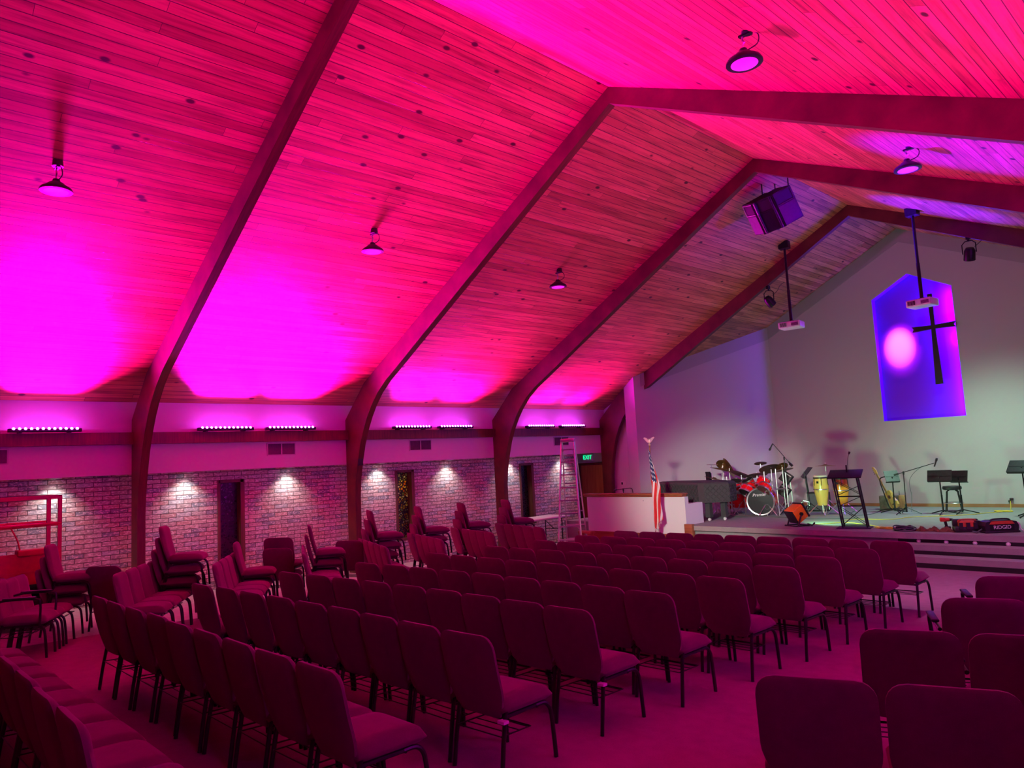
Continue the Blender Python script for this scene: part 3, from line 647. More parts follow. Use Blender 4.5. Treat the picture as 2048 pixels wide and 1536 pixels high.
def make_chair(label, group, arms=False, tags=False):
    t = thing('padded_chair', label, 'chair', (0, 0, 0), 0, group)
    seat_mesh().build('seat', 'burgundy', t, smooth=60); back_mesh().build('backrest', 'burgundy', t, smooth=60)
    for s in (-1, 1):
        x = s * 0.205
        MB().tube(spline([(x, 0.10, 0.362), (x, 0.18, 0.36), (x * 1.03, 0.225, 0.33), (x * 1.05, 0.245, 0.27), (x * 1.06, 0.262, 0.12), (x * 1.07, 0.272, 0.0)], 4), 0.0145, 8).build('leg', 'chair_metal', t)
        MB().tube([(x, -0.17, 0.40), (x, -0.185, 0.34), (x * 1.02, -0.21, 0.18), (x * 1.03, -0.232, 0.0)], 0.0145, 8).build('leg', 'chair_metal', t)
    f = MB()
    for s in (-1, 1): f.tube([(s * 0.205, -0.18, 0.362), (s * 0.205, 0.12, 0.362)], 0.013, 6); f.tube([(s * 0.16, -0.17, 0.37), (s * 0.16, -0.205, 0.46), (s * 0.17, -0.235, 0.58)], 0.011, 6)
    f.tube([(-0.205, -0.15, 0.352), (0.205, -0.15, 0.352)], 0.011, 6); f.tube([(-0.205, 0.12, 0.352), (0.205, 0.12, 0.352)], 0.011, 6); f.build('seat_frame', 'chair_metal', t)
    r = MB()
    for yy in (-0.2, -0.12, -0.04, 0.04): r.tube([(-0.195, yy, 0.245), (0.195, yy, 0.245)], 0.004, 5)
    r.tube([(-0.195, -0.21, 0.25), (-0.195, 0.06, 0.245), (0.195, 0.06, 0.245), (0.195, -0.21, 0.25)], 0.005, 5); r.build('book_rack', 'chair_metal', t)
    if arms:
        for s in (-1, 1):
            a = MB().tube(spline([(s * 0.245, 0.20, 0.36), (s * 0.262, 0.205, 0.60), (s * 0.262, 0.16, 0.655), (s * 0.262, -0.10, 0.662), (s * 0.25, -0.25, 0.64)], 5), 0.013, 8).build('arm', 'chair_metal', t)
            MB().rbox(s * 0.262 - 0.024, s * 0.262 + 0.024, -0.16, 0.16, 0.668, 0.688, 0.008, 2).build('arm_pad', 'black_plastic', a)
    if tags:
        MB().box(0.19, 0.245, -0.235, -0.19, 0.335, 0.352).build('link_tag', 'white_plastic', t, smooth=0)['label'] = 'white plastic row link'
    return t
ORD = ['first', 'second', 'third', 'fourth', 'fifth', 'sixth', 'seventh', 'eighth', 'ninth', 'tenth']
TILT = math.atan(0.018)
plain_chair = [None]; arm_chair = [None]; tag_chair = [None]
def put_chair(x, y, rz, label, group, z=0.0, kind='plain', lean=0.0):
    """x, y is the chair's foot centre"""
    rot = (Matrix.Rotation(-TILT, 4, 'X') @ Matrix.Rotation(rz, 4, 'Z') @ Matrix.Rotation(lean, 4, 'X')).to_euler()
    loc = (x, y, floor_z(x, y) + 0.002 + z)
    store = {'plain': plain_chair, 'arm': arm_chair, 'tag': tag_chair}[kind]
    if store[0] is None:
        store[0] = make_chair(label, group, kind == 'arm', kind == 'tag'); o = store[0]; o.location = loc; o.rotation_euler = rot
    else: o = dup(store[0], loc, label, rot, group)
    return o
# centre block: ten rows of nine
ROWS = [(9.10, 0.012, 6.28, 0.480), (8.26, 0.012, 6.20, 0.483), (7.46, 0.004, 6.10, 0.488), (6.60, 0.006, 6.04, 0.492), (5.66, 0.014, 5.96, 0.493), (4.66, 0.026, 5.98, 0.481), (3.74, 0.032, 5.92, 0.479), (2.80, 0.024, 5.95, 0.479), (1.87, 0.010, 5.90, 0.483), (0.80, 0.004, 5.66, 0.494)]
for ri, (y0, dy, x0, dx) in enumerate(ROWS):
    for ci in range(9):
        u = ci - 4; x = x0 + dx * (ci + 0.5); y = y0 + dy * ci - (0.004 * (u * u - 7) if dy > 0.02 else 0) + 0.305 + random.uniform(-.012, .012)
        k_ = 8 - ci
        lab = 'burgundy padded chair, %s from the right aisle, %s row back from the stage' % (ORD[k_], ORD[ri])
        put_chair(x, y, math.atan(dy / dx) + random.uniform(-.02, .02), lab, 'burgundy chairs in the centre block', kind='tag' if (ci == 8 and ri in (6, 7)) else 'plain')
# right block, turned towards the stage centre
for ri, (x0, y0, n) in enumerate([(11.87, 6.78, 3), (11.95, 5.66, 3), (11.89, 4.41, 3), (11.89, 3.20, 3)]):
    for ci in range(n):
        rz = math.radians(23.5); c, s = math.cos(rz), math.sin(rz); q = 0.545 * (ci + 0.47)
        bx, by = x0 + c * q, y0 + s * q
        knd = 'arm' if (ri in (0, 1) and ci == 0) or (ri == 2 and ci == 1) else 'plain'
        put_chair(bx - s * 0.305 , by + c * 0.305, rz, 'burgundy padded chair right of the aisle, %s from it, %s such row from the stage' % (ORD[ci], ORD[ri]), 'burgundy chairs right of the aisle', kind=knd).scale = (1.09, 1.03, 1.02)
# side rows along the brick wall, each ending in a stack
SIDE = [(4.28, 9.43, -21, 4, 4, (2.84, 10.2)), (4.14, 8.36, -21, 4, 4, (2.98, 9.0)), (4.31, 7.15, -22, 4, 4, (3.0, 7.75)), (4.45, 6.03, -22, 4, 4, (2.98, 6.8)), (4.05, 4.96, -27, 3, 3, (2.72, 5.75)), (4.12, 3.71, -30, 3, 2, (2.86, 4.45)), (3.95, 2.62, -31, 3, 4, (2.98, 3.36)), (3.30, 1.52, -27, 3, 3, (2.82, 2.05))]
for gi, (x0, y0, dg_, n, ns, (sx_, sy_)) in enumerate(SIDE):
    rz = math.radians(dg_); c, s = math.cos(rz), math.sin(rz); step = Vector((sx_ - x0, sy_ - y0)).length / n
    for ci in range(n):
        q = -min(0.49, step + 0.08) * ci; bx, by = x0 + c * q, y0 + s * q
        put_chair(bx - s * 0.305, by + c * 0.305, rz, 'burgundy padded chair, %s in from the left aisle, %s side row from the stepladder' % (ORD[ci], ORD[gi]), 'burgundy chairs in the side rows', kind='arm' if (gi == 7 and ci == 0) else 'plain')
    bx, by = x0 + c * -0.49 * (n - 1), y0 + s * -0.49 * (n - 1)
    sx2, sy2 = x0 - c * 0.50 * n * 0.98, y0 - s * 0.50 * n * 0.98
    for lv in range(ns):
        fw = 0.05 * lv
        put_chair(sx2 - s * (0.305 + fw), sy2 + c * (0.305 + fw), rz, 'burgundy padded chair stacked %s from the floor at the wall end of %s side row' % (ORD[lv], ORD[gi]), 'stacked burgundy chairs', z=0.158 * lv)
for (x, y, dg_, n, lab) in [(2.35, 3.0, 48, 1, 'burgundy padded chair seen from behind, facing the brick wall beyond the red lift'), (2.45, 5.45, 44, 2, 'burgundy padded chair facing the wall, %s of two stacked beyond the dark window'), (2.45, 6.75, 40, 1, 'burgundy padded chair facing the wall in front of the second timber post')]:
    rz = math.radians(dg_)
    for lv in range(n):
        put_chair(x - math.sin(rz) * (.05 * lv), y + math.cos(rz) * .05 * lv, rz, lab % ['lower', 'upper'][lv] if '%s' in lab else lab, 'burgundy chairs facing the brick wall', z=0.158 * lv)
# ------------------------------------------------------------------ furniture along the left wall
# red scissor lift parked by the bricks
t = thing('scissor_lift', 'red platform lift with guard rails parked against the brick wall', 'platform lift', (1.0, 1.60, floor_z(1.0, 1.60)), 0)
b = MB()
for xx in (-0.34, 0.34):
    for yy in (-0.80, 0.74): b.cyl((xx - 0.05, yy, 0.13), (xx + 0.05, yy, 0.13), 0.13, None, 16)
b.build('wheel', 'black_plastic', t)
b = MB(); b.rbox(-0.38, 0.38, -0.98, 0.92, 0.08, 0.40, 0.02, 2); b.box(-0.30, 0.30, -0.9, 0.86, 0.40, 0.56); b.box(0.30, 0.36, 0.80, 0.97, 0.28, 0.42); b.box(0.30, 0.36, 0.84, 0.95, 0.18, 0.25); b.build('chassis', 'black_plastic', t, smooth=0)
b = MB()
for sgn in (-1, 1):
    for lv in range(2): b.box(-0.28 * sgn - 0.02, -0.28 * sgn + 0.02, -0.85, 0.8, 0.44 + lv * 0.06, 0.48 + lv * 0.06)
b.build('scissor_arm', 'black_metal', t, smooth=0)
b = MB(); b.box(-0.38, 0.38, -1.0, 0.96, 0.62, 0.67); b.box(0.36, 0.385, -1.0, 0.96, 0.64, 1.06); b.box(-0.385, -0.36, -1.0, 0.96, 0.64, 0.85); b.box(-0.38, 0.38, 0.935, 0.96, 0.64, 1.05); b.rbox(0.20, 0.42, 0.42, 0.80, 1.02, 1.11, 0.02, 2); b.box(0.385, 0.392, -1.0, 0.96, 0.78, 0.80); b.build('platform', 'lift_red', t, smooth=0)
b = MB()
for xx in (-0.36, 0.36):
    for yy in ((-0.98, 0.0, 0.80, 0.94) if xx > 0 else (-0.98, 0.94)): b.box(xx - 0.022, xx + 0.022, yy - 0.025, yy + 0.025, 0.66, 1.84)
    b.box(xx - 0.02, xx + 0.02, -1.0, 0.965, 1.80, 1.85); b.tube([(xx, -1.0, 1.44), (xx, 0.96, 1.44)], 0.03, 10)
for yy in (0.94,): b.box(-0.38, 0.38, yy - 0.02, yy + 0.02, 1.80, 1.85); b.box(-0.38, 0.38, yy - 0.02, yy + 0.02, 1.42, 1.46)
b.build('guard_rail', 'lift_red', t, smooth=30)
b = MB(); b.tube(spline([(0.38, -0.55, 1.40), (0.40, -0.50, 1.22), (0.37, -0.46, 1.08)], 5), 0.012, 6).tube(spline([(0.37, 0.35, 1.42), (0.40, 0.42, 1.25), (0.36, 0.46, 1.10)], 5), 0.012, 6); b.build('control_cable', 'lift_red', t)

# stepladder
t = thing('stepladder', 'tall aluminium stepladder standing open before the brick wall', 'ladder', (2.02, 12.72, floor_z(2.02, 12.72)), math.radians(33))
H = 2.60
for s in (-1, 1):
    MB().tube([(s * 0.275, -0.02, 0.0), (s * 0.15, 0.52, H)], 0.026, 6).build('front_rail', 'aluminium', t)
    MB().tube([(s * 0.255, 1.12, 0.0), (s * 0.15, 0.62, H)], 0.020, 6).build('rear_rail', 'aluminium', t)
for i in range(8):
    z = 0.30 * (i + 1); u = z / H; w_ = 0.275 - 0.125 * u; y = -0.02 + 0.54 * u
    s_ = MB().box(-w_, w_, y - 0.035, y + 0.045, z - 0.03, z); s_.tube([(-w_, y + .02, z - 0.10), (-w_ + 0.06, y, z - 0.03)], 0.008, 5).tube([(w_, y + .02, z - 0.10), (w_ - 0.06, y, z - 0.03)], 0.008, 5); s_.build('step', 'aluminium', t, smooth=0)
for i in range(7):
    z = 0.34 * (i + 0.6); u = z / H; w_ = 0.255 - 0.105 * u; y = 1.12 - 0.50 * u
    MB().box(-w_, w_, y - 0.012, y + 0.012, z - 0.015, z + 0.015).build('rear_brace', 'aluminium', t, smooth=0)
MB().rbox(-0.17, 0.17, 0.46, 0.68, H - 0.03, H + 0.05, 0.015, 2).build('top_cap', 'aluminium', t)
MB().box(-0.145, 0.145, 0.44, 0.66, H - 0.46, H - 0.44).build('bucket_shelf', 'aluminium', t, smooth=0)

# folding table under the third window
t = thing('folding_table', 'white folding table with black legs against the brick wall', 'table', (0.42, 13.25, floor_z(0.42, 13.25)), math.radians(4))
MB().rbox(-0.36, 0.36, -0.95, 0.95, 0.71, 0.755, 0.018, 3).build('tabletop', 'table_top', t)
for yy in (-0.68, 0.68):
    b = MB()
    for xx in (-0.28, 0.28): b.tube([(xx, yy, 0.0), (xx, yy, 0.70)], 0.014, 8)
    b.tube([(-0.28, yy, 0.06), (0.28, yy, 0.06)], 0.012, 8); b.tube([(-0.28, yy, 0.42), (0.28, yy, 0.42)], 0.010, 8); b.tube([(0.0, yy, 0.42), (0.0, yy * 0.45, 0.70)], 0.010, 8); b.build('leg_frame', 'black_metal', t)

# low white screen wall left of the stage
t = thing('half_wall', 'low white partition with a cherry wood cap left of the stage', 'partition', (2.98, 13.95, 0), 0)
MB().box(-1.43, 1.43, 0.0, 0.14, -0.45, 0.885).box(1.31, 1.43, 0.14, 0.70, ST, 0.72).build('panel', 'wall_paint', t, smooth=0)
b = MB(); b.rbox(-1.52, 1.40, -0.05, 0.19, 0.925, 0.965, 0.012, 2); b.rbox(-1.48, 1.38, -0.03, 0.17, 0.885, 0.925, 0.01, 2); b.build('cap_rail', 'cherry', t)
MB().box(-1.47, 1.45, -0.03, 0.0, -0.45, 0.055).build('base_rail', 'cherry', t, smooth=0)
b = MB()
for xx in (-1.0, 0.30): b.cyl((xx, -0.012, 0.80), (xx, 0.0, 0.80), 0.016, None, 10)
b.build('screw_cap', 'vent_frame', t)
t = thing('wooden_step', 'reddish wooden block step at the right foot of the white partition', 'step', (4.53, 13.92, 0), 0); MB().rbox(-0.10, 0.10, -0.10, 0.005, -0.35, 0.30, 0.008, 2).build('block', 'cherry', t)
t = thing('kneeling_bench', 'small dark red wooden bench end at the left foot of the partition', 'bench', (1.78, 13.6, floor_z(1.78, 13.6)), 0); b = MB(); b.rbox(-0.20, 0.20, -0.10, 0.10, 0.36, 0.42, 0.01, 2); b.build('seat', 'cherry', t); b = MB(); b.box(-0.19, -0.15, -0.09, 0.09, 0, 0.37); b.box(0.15, 0.19, -0.09, 0.09, 0, 0.37); b.build('side', 'cherry', t, smooth=0)

# flag on a pole with an eagle
t = thing('flag', 'american flag hanging in folds from a pole with a gilt eagle', 'flag', (3.86, 13.55, floor_z(3.86, 13.55)), 0)
zf = -floor_z(3.86, 13.55)
MB().lathe([(0.16, 0), (0.16, 0.03), (0.12, 0.05), (0.05, 0.08), (0.03, 0.14), (0.0, 0.15)], 24).build('base', 'gold', t)
MB().tube([(0, 0, 0.10), (0, 0, zf + 2.09)], 0.014, 8).build('pole', 'cherry', t)
e = MB(); e.lathe([(0.0, 0), (0.022, 0.01), (0.03, 0.03), (0.012, 0.05), (0.025, 0.07), (0.03, 0.10), (0.014, 0.13), (0.018, 0.15), (0.0, 0.17)], 12, Matrix.Translation((0, 0, zf + 2.05)))
for s in (-1, 1): e.prism([(0, 0.11), (s * 0.05, 0.17), (s * 0.12, 0.20), (s * 0.155, 0.185), (s * 0.10, 0.13), (s * 0.04, 0.07)], -0.012, 0.012, 'y', Matrix.Translation((0, 0, zf + 2.05)))
e.build('eagle', 'gold', t)
NU, NV = 25, 40; mb = MB(); uvs = []
prof = [(0.0, 0.03, 0.05), (0.1, 0.03, 0.11), (0.3, 0.03, 0.20), (0.5, 0.02, 0.29), (0.62, 0.02, 0.26), (0.75, 0.04, 0.22), (0.88, 0.05, 0.23), (1.0, 0.08, 0.20)]
def pr(v, j):
    for a, b_ in zip(prof, prof[1:]):
        if v <= b_[0]: q = (v - a[0]) / (b_[0] - a[0]); return a[j] + (b_[j] - a[j]) * q
    return prof[-1][j]
for iv in range(NV):
    v = iv / (NV - 1)
    for iu in range(NU):
        u = iu / (NU - 1); wd = pr(v, 2); x0 = pr(v, 1) - 0.05
        x = x0 + wd * u; y = -0.03 + 0.05 * math.sin(u * 11 + v * 3.0) * (0.35 + 0.65 * v) - 0.02 * u
        z = zf + 1.97 - v * (1.67 + 0.10 * math.sin(u * 5)) - 0.12 * u * (1 - v) * u
        mb.v.append((x, y, z)); uvs.append((0.12 + v * 0.95 - 0.15 * u, 1.0 - u * 0.55 - v * 0.42 + 0.02 * math.sin(v * 9)))
mb.f = [(j * NU + i, j * NU + i + 1, (j + 1) * NU + i + 1, (j + 1) * NU + i) for j in range(NV - 1) for i in range(NU - 1)]
cl = mb.build('cloth', 'flag_cloth', t, smooth=80); ul = cl.data.uv_layers.new(name='UVMap')
for lp in cl.data.loops: ul.data[lp.index].uv = uvs[lp.vertex_index]
so = cl.modifiers.new('thick', 'SOLIDIFY'); so.thickness = 0.004
fr = MB()
for i in range(26):
    u = i / 25; x = pr(1, 1) - 0.05 + 0.15 * u; y = -0.03 + 0.05 * math.sin(u * 11 + 3.0) - 0.02 * u; z = zf + 0.30 - 0.10 * math.sin(u * 5); fr.cyl((x, y, z + 0.01), (x + random.uniform(-.01, .01), y, z - 0.07), 0.005, 0.003, 4)
fr.build('fringe', 'gold', t)

# ------------------------------------------------------------------ on the stage
def at_stage(x, y): return (x, y, ST)
# work light pointing at the back wall
t = thing('work_light', 'orange cased work light tilted up on a black frame, at the stage edge', 'work light', at_stage(6.68, 14.5), math.radians(-28))
M = Matrix.Translation((0, 0.0, 0.25)) @ Matrix.Rotation(math.radians(30), 4, 'X')
c = MB(); c.rbox(-0.15, 0.15, -0.135, 0.135, -0.15, 0.15, 0.025, 3, M); c.build('case', 'orange_plastic', t)
MB().rbox(-0.16, 0.16, 0.130, 0.165, -0.16, 0.16, 0.012, 2, M).build('bezel', 'black_plastic', t); MB().box(-0.13, 0.13, 0.165, 0.170, -0.13, 0.13, M).build('lens', 'work_lens', t, smooth=0)
MB().box(-0.155, -0.15, -0.10, 0.10, -0.13, -0.06, M).rbox(-0.14, 0.14, -0.15, -0.13, -0.14, 0.14, 0.01, 2, M).build('back_plate', 'black_plastic', t)
b = MB(); b.tube([(-0.17, -0.16, 0.012), (-0.17, 0.16, 0.012), (0.17, 0.16, 0.012), (0.17, -0.16, 0.012)], 0.013, 8, True); b.tube([(-0.17, -0.10, 0.012), (-0.175, 0.0, 0.25)], 0.016, 8); b.tube([(0.17, -0.10, 0.012), (0.175, 0.0, 0.25)], 0.016, 8); b.cyl((-0.19, 0, 0.25), (-0.14, 0, 0.25), 0.035); b.cyl((0.14, 0, 0.25), (0.19, 0, 0.25), 0.035); b.build('stand', 'black_metal', t)
b = MB(); b.tube([(0.0, 0.15, 0.45), (-0.03, 0.22, 0.50), (0.05, 0.3, 0.47), (0.1, 0.26, 0.40)], 0.010, 6); b.tube([(0.2, 0.10, 0.05), (0.26, 0.16, 0.02), (0.24, 0.24, 0.06)], 0.016, 6); b.build('handle', 'black_plastic', t)
lamp('work_light_lamp', 'AREA', M @ Vector((0, 0.185, 0)), (M @ Matrix.Rotation(PI / 2, 4, 'X')).to_euler(), WORK_W, WORK_COL, t, shape='SQUARE', size=0.24, spread=math.radians(170))

# covered grand piano
t = thing('grand_piano', 'grand piano under a quilted black cover behind the white partition', 'piano', at_stage(0, 0), 0)
plan = [(2.40, 15.90), (2.52, 15.60), (4.20, 14.84), (4.36, 14.84), (4.78, 15.22), (4.62, 15.80), (3.9, 16.25), (2.7, 16.25)]
def inset(p, d):
    cx = sum(a for a, _ in p) / len(p); cy = sum(b_ for _, b_ in p) / len(p); return [(a + (cx - a) * d, b_ + (cy - b_) * d) for a, b_ in p]
n = len(plan); rings = [(inset(plan, 0.0), 0.42), (inset(plan, -0.012), 0.60), (inset(plan, 0.0), 0.84), (inset(plan, 0.03), 0.875), (inset(plan, 0.08), 0.885)]
b = MB(); vs = [(x, y, z) for r_i, z in rings for x, y in r_i]; fs = [(j * n + i, j * n + (i + 1) % n, (j + 1) * n + (i + 1) % n, (j + 1) * n + i) for j in range(len(rings) - 1) for i in range(n)]; fs.append(tuple(range((len(rings) - 1) * n, len(rings) * n)))
b.add(vs, fs).build('cover', 'quilted_black', t, smooth=20)
q = MB()
for i in range(1, 7):
    a, b_ = Vector((*plan[i % n], 0)), Vector((*plan[(i + 1) % n], 0)); L = (b_ - a).length
    if L < 0.3: continue
    nr = Vector(((b_ - a).y, -(b_ - a).x, 0)).normalized() * 0.012
    for k_ in range(int(L / 0.13) + 5):
        s0 = (k_ - 3) * 0.13
        for sg in (1, -1):
            p0, p1 = s0, s0 + 0.40
            u0, u1 = max(0, p0), min(L, p1)
            if u1 - u0 < 0.05: continue
            za = 0.43 + (u0 - p0); zb = 0.43 + (u1 - p0)
            if sg < 0: za, zb = 1.26 - za, 1.26 - zb
            q.tube([a + (b_ - a) * (u0 / L) + nr + Vector((0, 0, za)), a + (b_ - a) * (u1 / L) + nr + Vector((0, 0, zb))], 0.011, 5)
q.build('quilting', 'quilted_black', t)
for (x, y) in ((4.36, 14.98), (4.60, 15.25), (2.85, 15.95)):
    lg = MB().prism([(x - 0.06, y - 0.06), (x + 0.06, y - 0.06), (x + 0.06, y + 0.06), (x - 0.06, y + 0.06)], 0.08, 0.45).build('leg', 'quilted_black', t, smooth=0); MB().cyl((x, y - 0.015, 0.035), (x, y + 0.015, 0.035), 0.035, None, 12).cyl((x, y, 0.05), (x, y, 0.09), 0.015).build('caster', 'white_plastic', lg)
# microphone stand maker
def tripod(mb, x, y, z, r=0.30, h=0.28, tub=0.011, n=3, a0=0.4):
    for i in range(n):
        a = a0 + 2 * PI * i / n; mb.tube([(x, y, z + h), (x + r * math.cos(a), y + r * math.sin(a), z + 0.012)], tub, 6)
def mic_stand(loc, top, boom0, boom1, lab, cable=True, a0=0.4):
    t = thing('microphone_stand', lab, 'microphone stand', loc, 0); o = Vector(loc)
    b = MB(); tripod(b, 0, 0, 0, 0.30, 0.16, 0.010, 3, a0); b.cyl((0, 0, 0.05), (0, 0, 0.22), 0.022); b.build('base', 'black_metal', t)
    MB().tube([(0, 0, 0.1), Vector(top) - o], 0.010, 8).cyl(Vector(top) - o - Vector((0, 0, .04)), Vector(top) - o + Vector((0, 0, .03)), 0.018).build('pole', 'black_metal', t)
    a, c = Vector(boom0) - o, Vector(boom1) - o; MB().tube([a, c], 0.008, 8).cyl(a, a + (c - a).normalized() * 0.10, 0.018).build('boom', 'black_metal', t)
    return t, c
def mic_head(t, p, d):
    d = Vector(d).normalized(); MB().cyl(Vector(p) - d * 0.08, Vector(p) + d * 0.05, 0.013, 0.018, 10).cyl(Vector(p) + d * 0.05, Vector(p) + d * 0.11, 0.026, 0.022, 12).build('microphone', 'black_plastic', t)
t, c = mic_stand((2.22, 14.55, ST), (2.24, 14.55, 1.02), (1.91, 14.6, 1.01), (2.49, 14.5, 1.06), 'black boom microphone stand behind the white partition'); MB().tube(spline([c, c + Vector((.06, 0, -.02)), c + Vector((.09, 0, -.14))], 5), 0.010, 6).build('gooseneck', 'black_metal', t)
t, c = mic_stand((5.30, 16.9, ST), (5.34, 16.9, 1.60), (5.51, 16.9, 1.43), (5.09, 16.9, 1.96), 'tall black boom microphone stand over the drum kit'); mic_head(t, c + Vector((-.05, 0, -.06)), (-0.5, 0, -0.8)); MB().cyl(Vector((5.47, 16.9, 1.47)) - Vector(t.location), Vector((5.53, 16.9, 1.41)) - Vector(t.location), 0.03).build('counterweight', 'black_metal', t)
t, c = mic_stand((7.80, 17.4, ST), (7.82, 17.4, 1.17), (7.62, 17.4, 1.12), (8.45, 17.4, 1.36), 'black microphone stand with a long boom right of the guitar', a0=0.1); mic_head(t, c + Vector((0.03, 0, 0.0)), (0.35, 0, 0.9))
MB().tube(spline([c, (0.35, 0.02, 1.0), (0.12, 0.03, 0.75), (0.13, 0.02, 0.4), (0.10, 0, 0.05)], 6), 0.005, 5).build('cable', 'grey_cord', t)

# drums
def drum(name, lab, x, y, z, r, h, mat, top='drum_head', tilt=(0, 0), grp=None, legs=False, axis=None):
    t = thing(name, lab, 'drum', (x, y, z), 0, grp)
    M = Matrix.Rotation(tilt[0], 4, 'X') @ Matrix.Rotation(tilt[1], 4, 'Y')
    MB().lathe([(r * 0.985, -h / 2), (r, -h / 2 + 0.01), (r, h / 2 - 0.01), (r * 0.985, h / 2)], 32, M, cap=False).build('shell', mat, t)
    MB().lathe([(r * 0.97, h / 2 + 0.006), (0.0, h / 2 + 0.008)], 32, M).build('head', top, t); MB().lathe([(r * 0.97, -h / 2 - 0.006), (0.0, -h / 2 - 0.008)], 32, M).build('head', 'head_smoke' if top == 'head_smoke' else 'drum_head', t)
    for s in (-1, 1): MB().lathe([(r * 1.03, s * h / 2 - 0.02), (r * 1.045, s * h / 2), (r * 1.03, s * h / 2 + 0.018), (r * 0.975, s * h / 2 + 0.018), (r * 0.975, s * h / 2 - 0.02), (r * 1.03, s * h / 2 - 0.02)], 32, M, cap=False).build('hoop', 'chrome', t)
    lg = MB(); k_ = 8 if r > 0.14 else 6
    for i in range(k_):
        a = 2 * PI * (i + 0.5) / k_; p = Vector((math.cos(a) * r * 1.03, math.sin(a) * r * 1.03, 0))
        for s in (-1, 1): lg.add([M @ v for v in (p + Vector((0, 0, s * h * 0.25 - .02)), p + Vector((0.012, 0, s * h * .25)), p + Vector((0, 0.012, s * h * .25)), p + Vector((0, 0, s * h * 0.25 + .02)), p + Vector((-.012, -.012, s * h * .25)))], [(0, 1, 2), (3, 2, 1), (0, 2, 4), (0, 4, 1), (3, 4, 2), (3, 1, 4)]); lg.tube([M @ (p + Vector((0, 0, s * h * .25))), M @ (p + Vector((0, 0, s * h * .5)))], 0.004, 4)
    lg.build('lug', 'chrome', t); return t, M
bd = thing('bass_drum', 'red bass drum with a black front head lettered in white', 'drum', (4.83, 16.62, 0.60), math.radians(18))
Q = Matrix.Rotation(PI / 2, 4, 'X')
MB().lathe([(0.315, -0.22), (0.315, 0.22)], 40, Q, cap=False).build('shell', 'drum_red', bd)
MB().lathe([(0.30, 0.235), (0.0, 0.240)], 40, Q).build('front_head', 'drum_head', bd); MB().lathe([(0.30, -0.235), (0.0, -0.238)], 40, Q).build('rear_head', 'drum_head', bd)
for s in (-1, 1): MB().lathe([(0.325, s * 0.21), (0.335, s * 0.235), (0.325, s * 0.255), (0.300, s * 0.25), (0.300, s * 0.22), (0.325, s * 0.21)], 40, Q, cap=False).build('hoop', 'chrome', bd)
text_mesh('lettering', 'Premier', 0.105, 'white_letter', bd, (-0.01, -0.243, 0.16), (PI / 2, math.radians(-4), 0), 0.002, 0.25)
MB().lathe([(0.065, 0.2405), (0.055, 0.246), (0.05, 0.2405)], 20, Matrix.Translation((0.14, 0, -0.13)) @ Q, cap=False).build('port_ring', 'vent_grey', bd)
b = MB(); b.tube([(-0.32, -0.05, -0.05), (-0.42, -0.12, -0.33)], 0.011, 6).tube([(0.32, -0.05, -0.05), (0.42, -0.12, -0.33)], 0.011, 6)
for i in range(8):
    a = 2 * PI * (i + 0.5) / 8
    b.tube([(0.33 * math.cos(a), -0.24, 0.33 * math.sin(a)), (0.33 * math.cos(a), -0.08, 0.33 * math.sin(a))], 0.006, 4)
b.build('spur', 'chrome', bd)
t, M = drum('floor_tom', 'deep red floor tom at the left of the drum kit', 3.68, 17.2, 0.56, 0.20, 0.42, 'drum_red')
b = MB()
for i in range(3): a = 0.6 + 2 * PI * i / 3; b.tube([(0.22 * math.cos(a), 0.22 * math.sin(a), 0.05), (0.23 * math.cos(a), 0.23 * math.sin(a), -0.29)], 0.009, 6)
b.build('leg', 'chrome', t)
t, M = drum('floor_tom', 'red floor tom just left of the bass drum', 4.02, 17.0, 0.58, 0.19, 0.38, 'drum_red')
b = MB()
for i in range(3): a = 1.6 + 2 * PI * i / 3; b.tube([(0.21 * math.cos(a), 0.21 * math.sin(a), 0.05), (0.22 * math.cos(a), 0.22 * math.sin(a), -0.31)], 0.009, 6)
b.build('leg', 'chrome', t)
g = 'tom drums of the kit'
drum('rack_tom', 'small bright red tom at the upper left of the kit', 4.10, 16.75, 0.99, 0.13, 0.22, 'drum_red', 'drum_head', (math.radians(25), math.radians(14)), g)
drum('rack_tom', 'bright red tom tilted forward, second from left', 4.46, 16.75, 1.00, 0.14, 0.24, 'drum_red', 'drum_head', (math.radians(28), math.radians(-12)), g)
drum('rack_tom', 'red tom with a smoky head directly over the bass drum', 4.88, 16.62, 1.03, 0.15, 0.22, 'drum_red', 'head_smoke', (math.radians(-35), math.radians(10)), g)
drum('rack_tom', 'dark headed tom low between floor tom and bass drum', 3.92, 16.62, 0.83, 0.18, 0.14, 'drum_red', 'drum_head', (math.radians(-40), 0), g)
drum('rack_tom', 'dark headed tom hanging above the bass drum left edge', 4.50, 16.55, 0.85, 0.19, 0.14, 'drum_red', 'drum_head', (math.radians(-38), math.radians(12)), g)
drum('rack_tom', 'dark red headed tom low in front over the bass drum', 5.0, 16.45, 0.90, 0.165, 0.14, 'drum_red', 'head_smoke', (math.radians(-52), math.radians(6)), g)
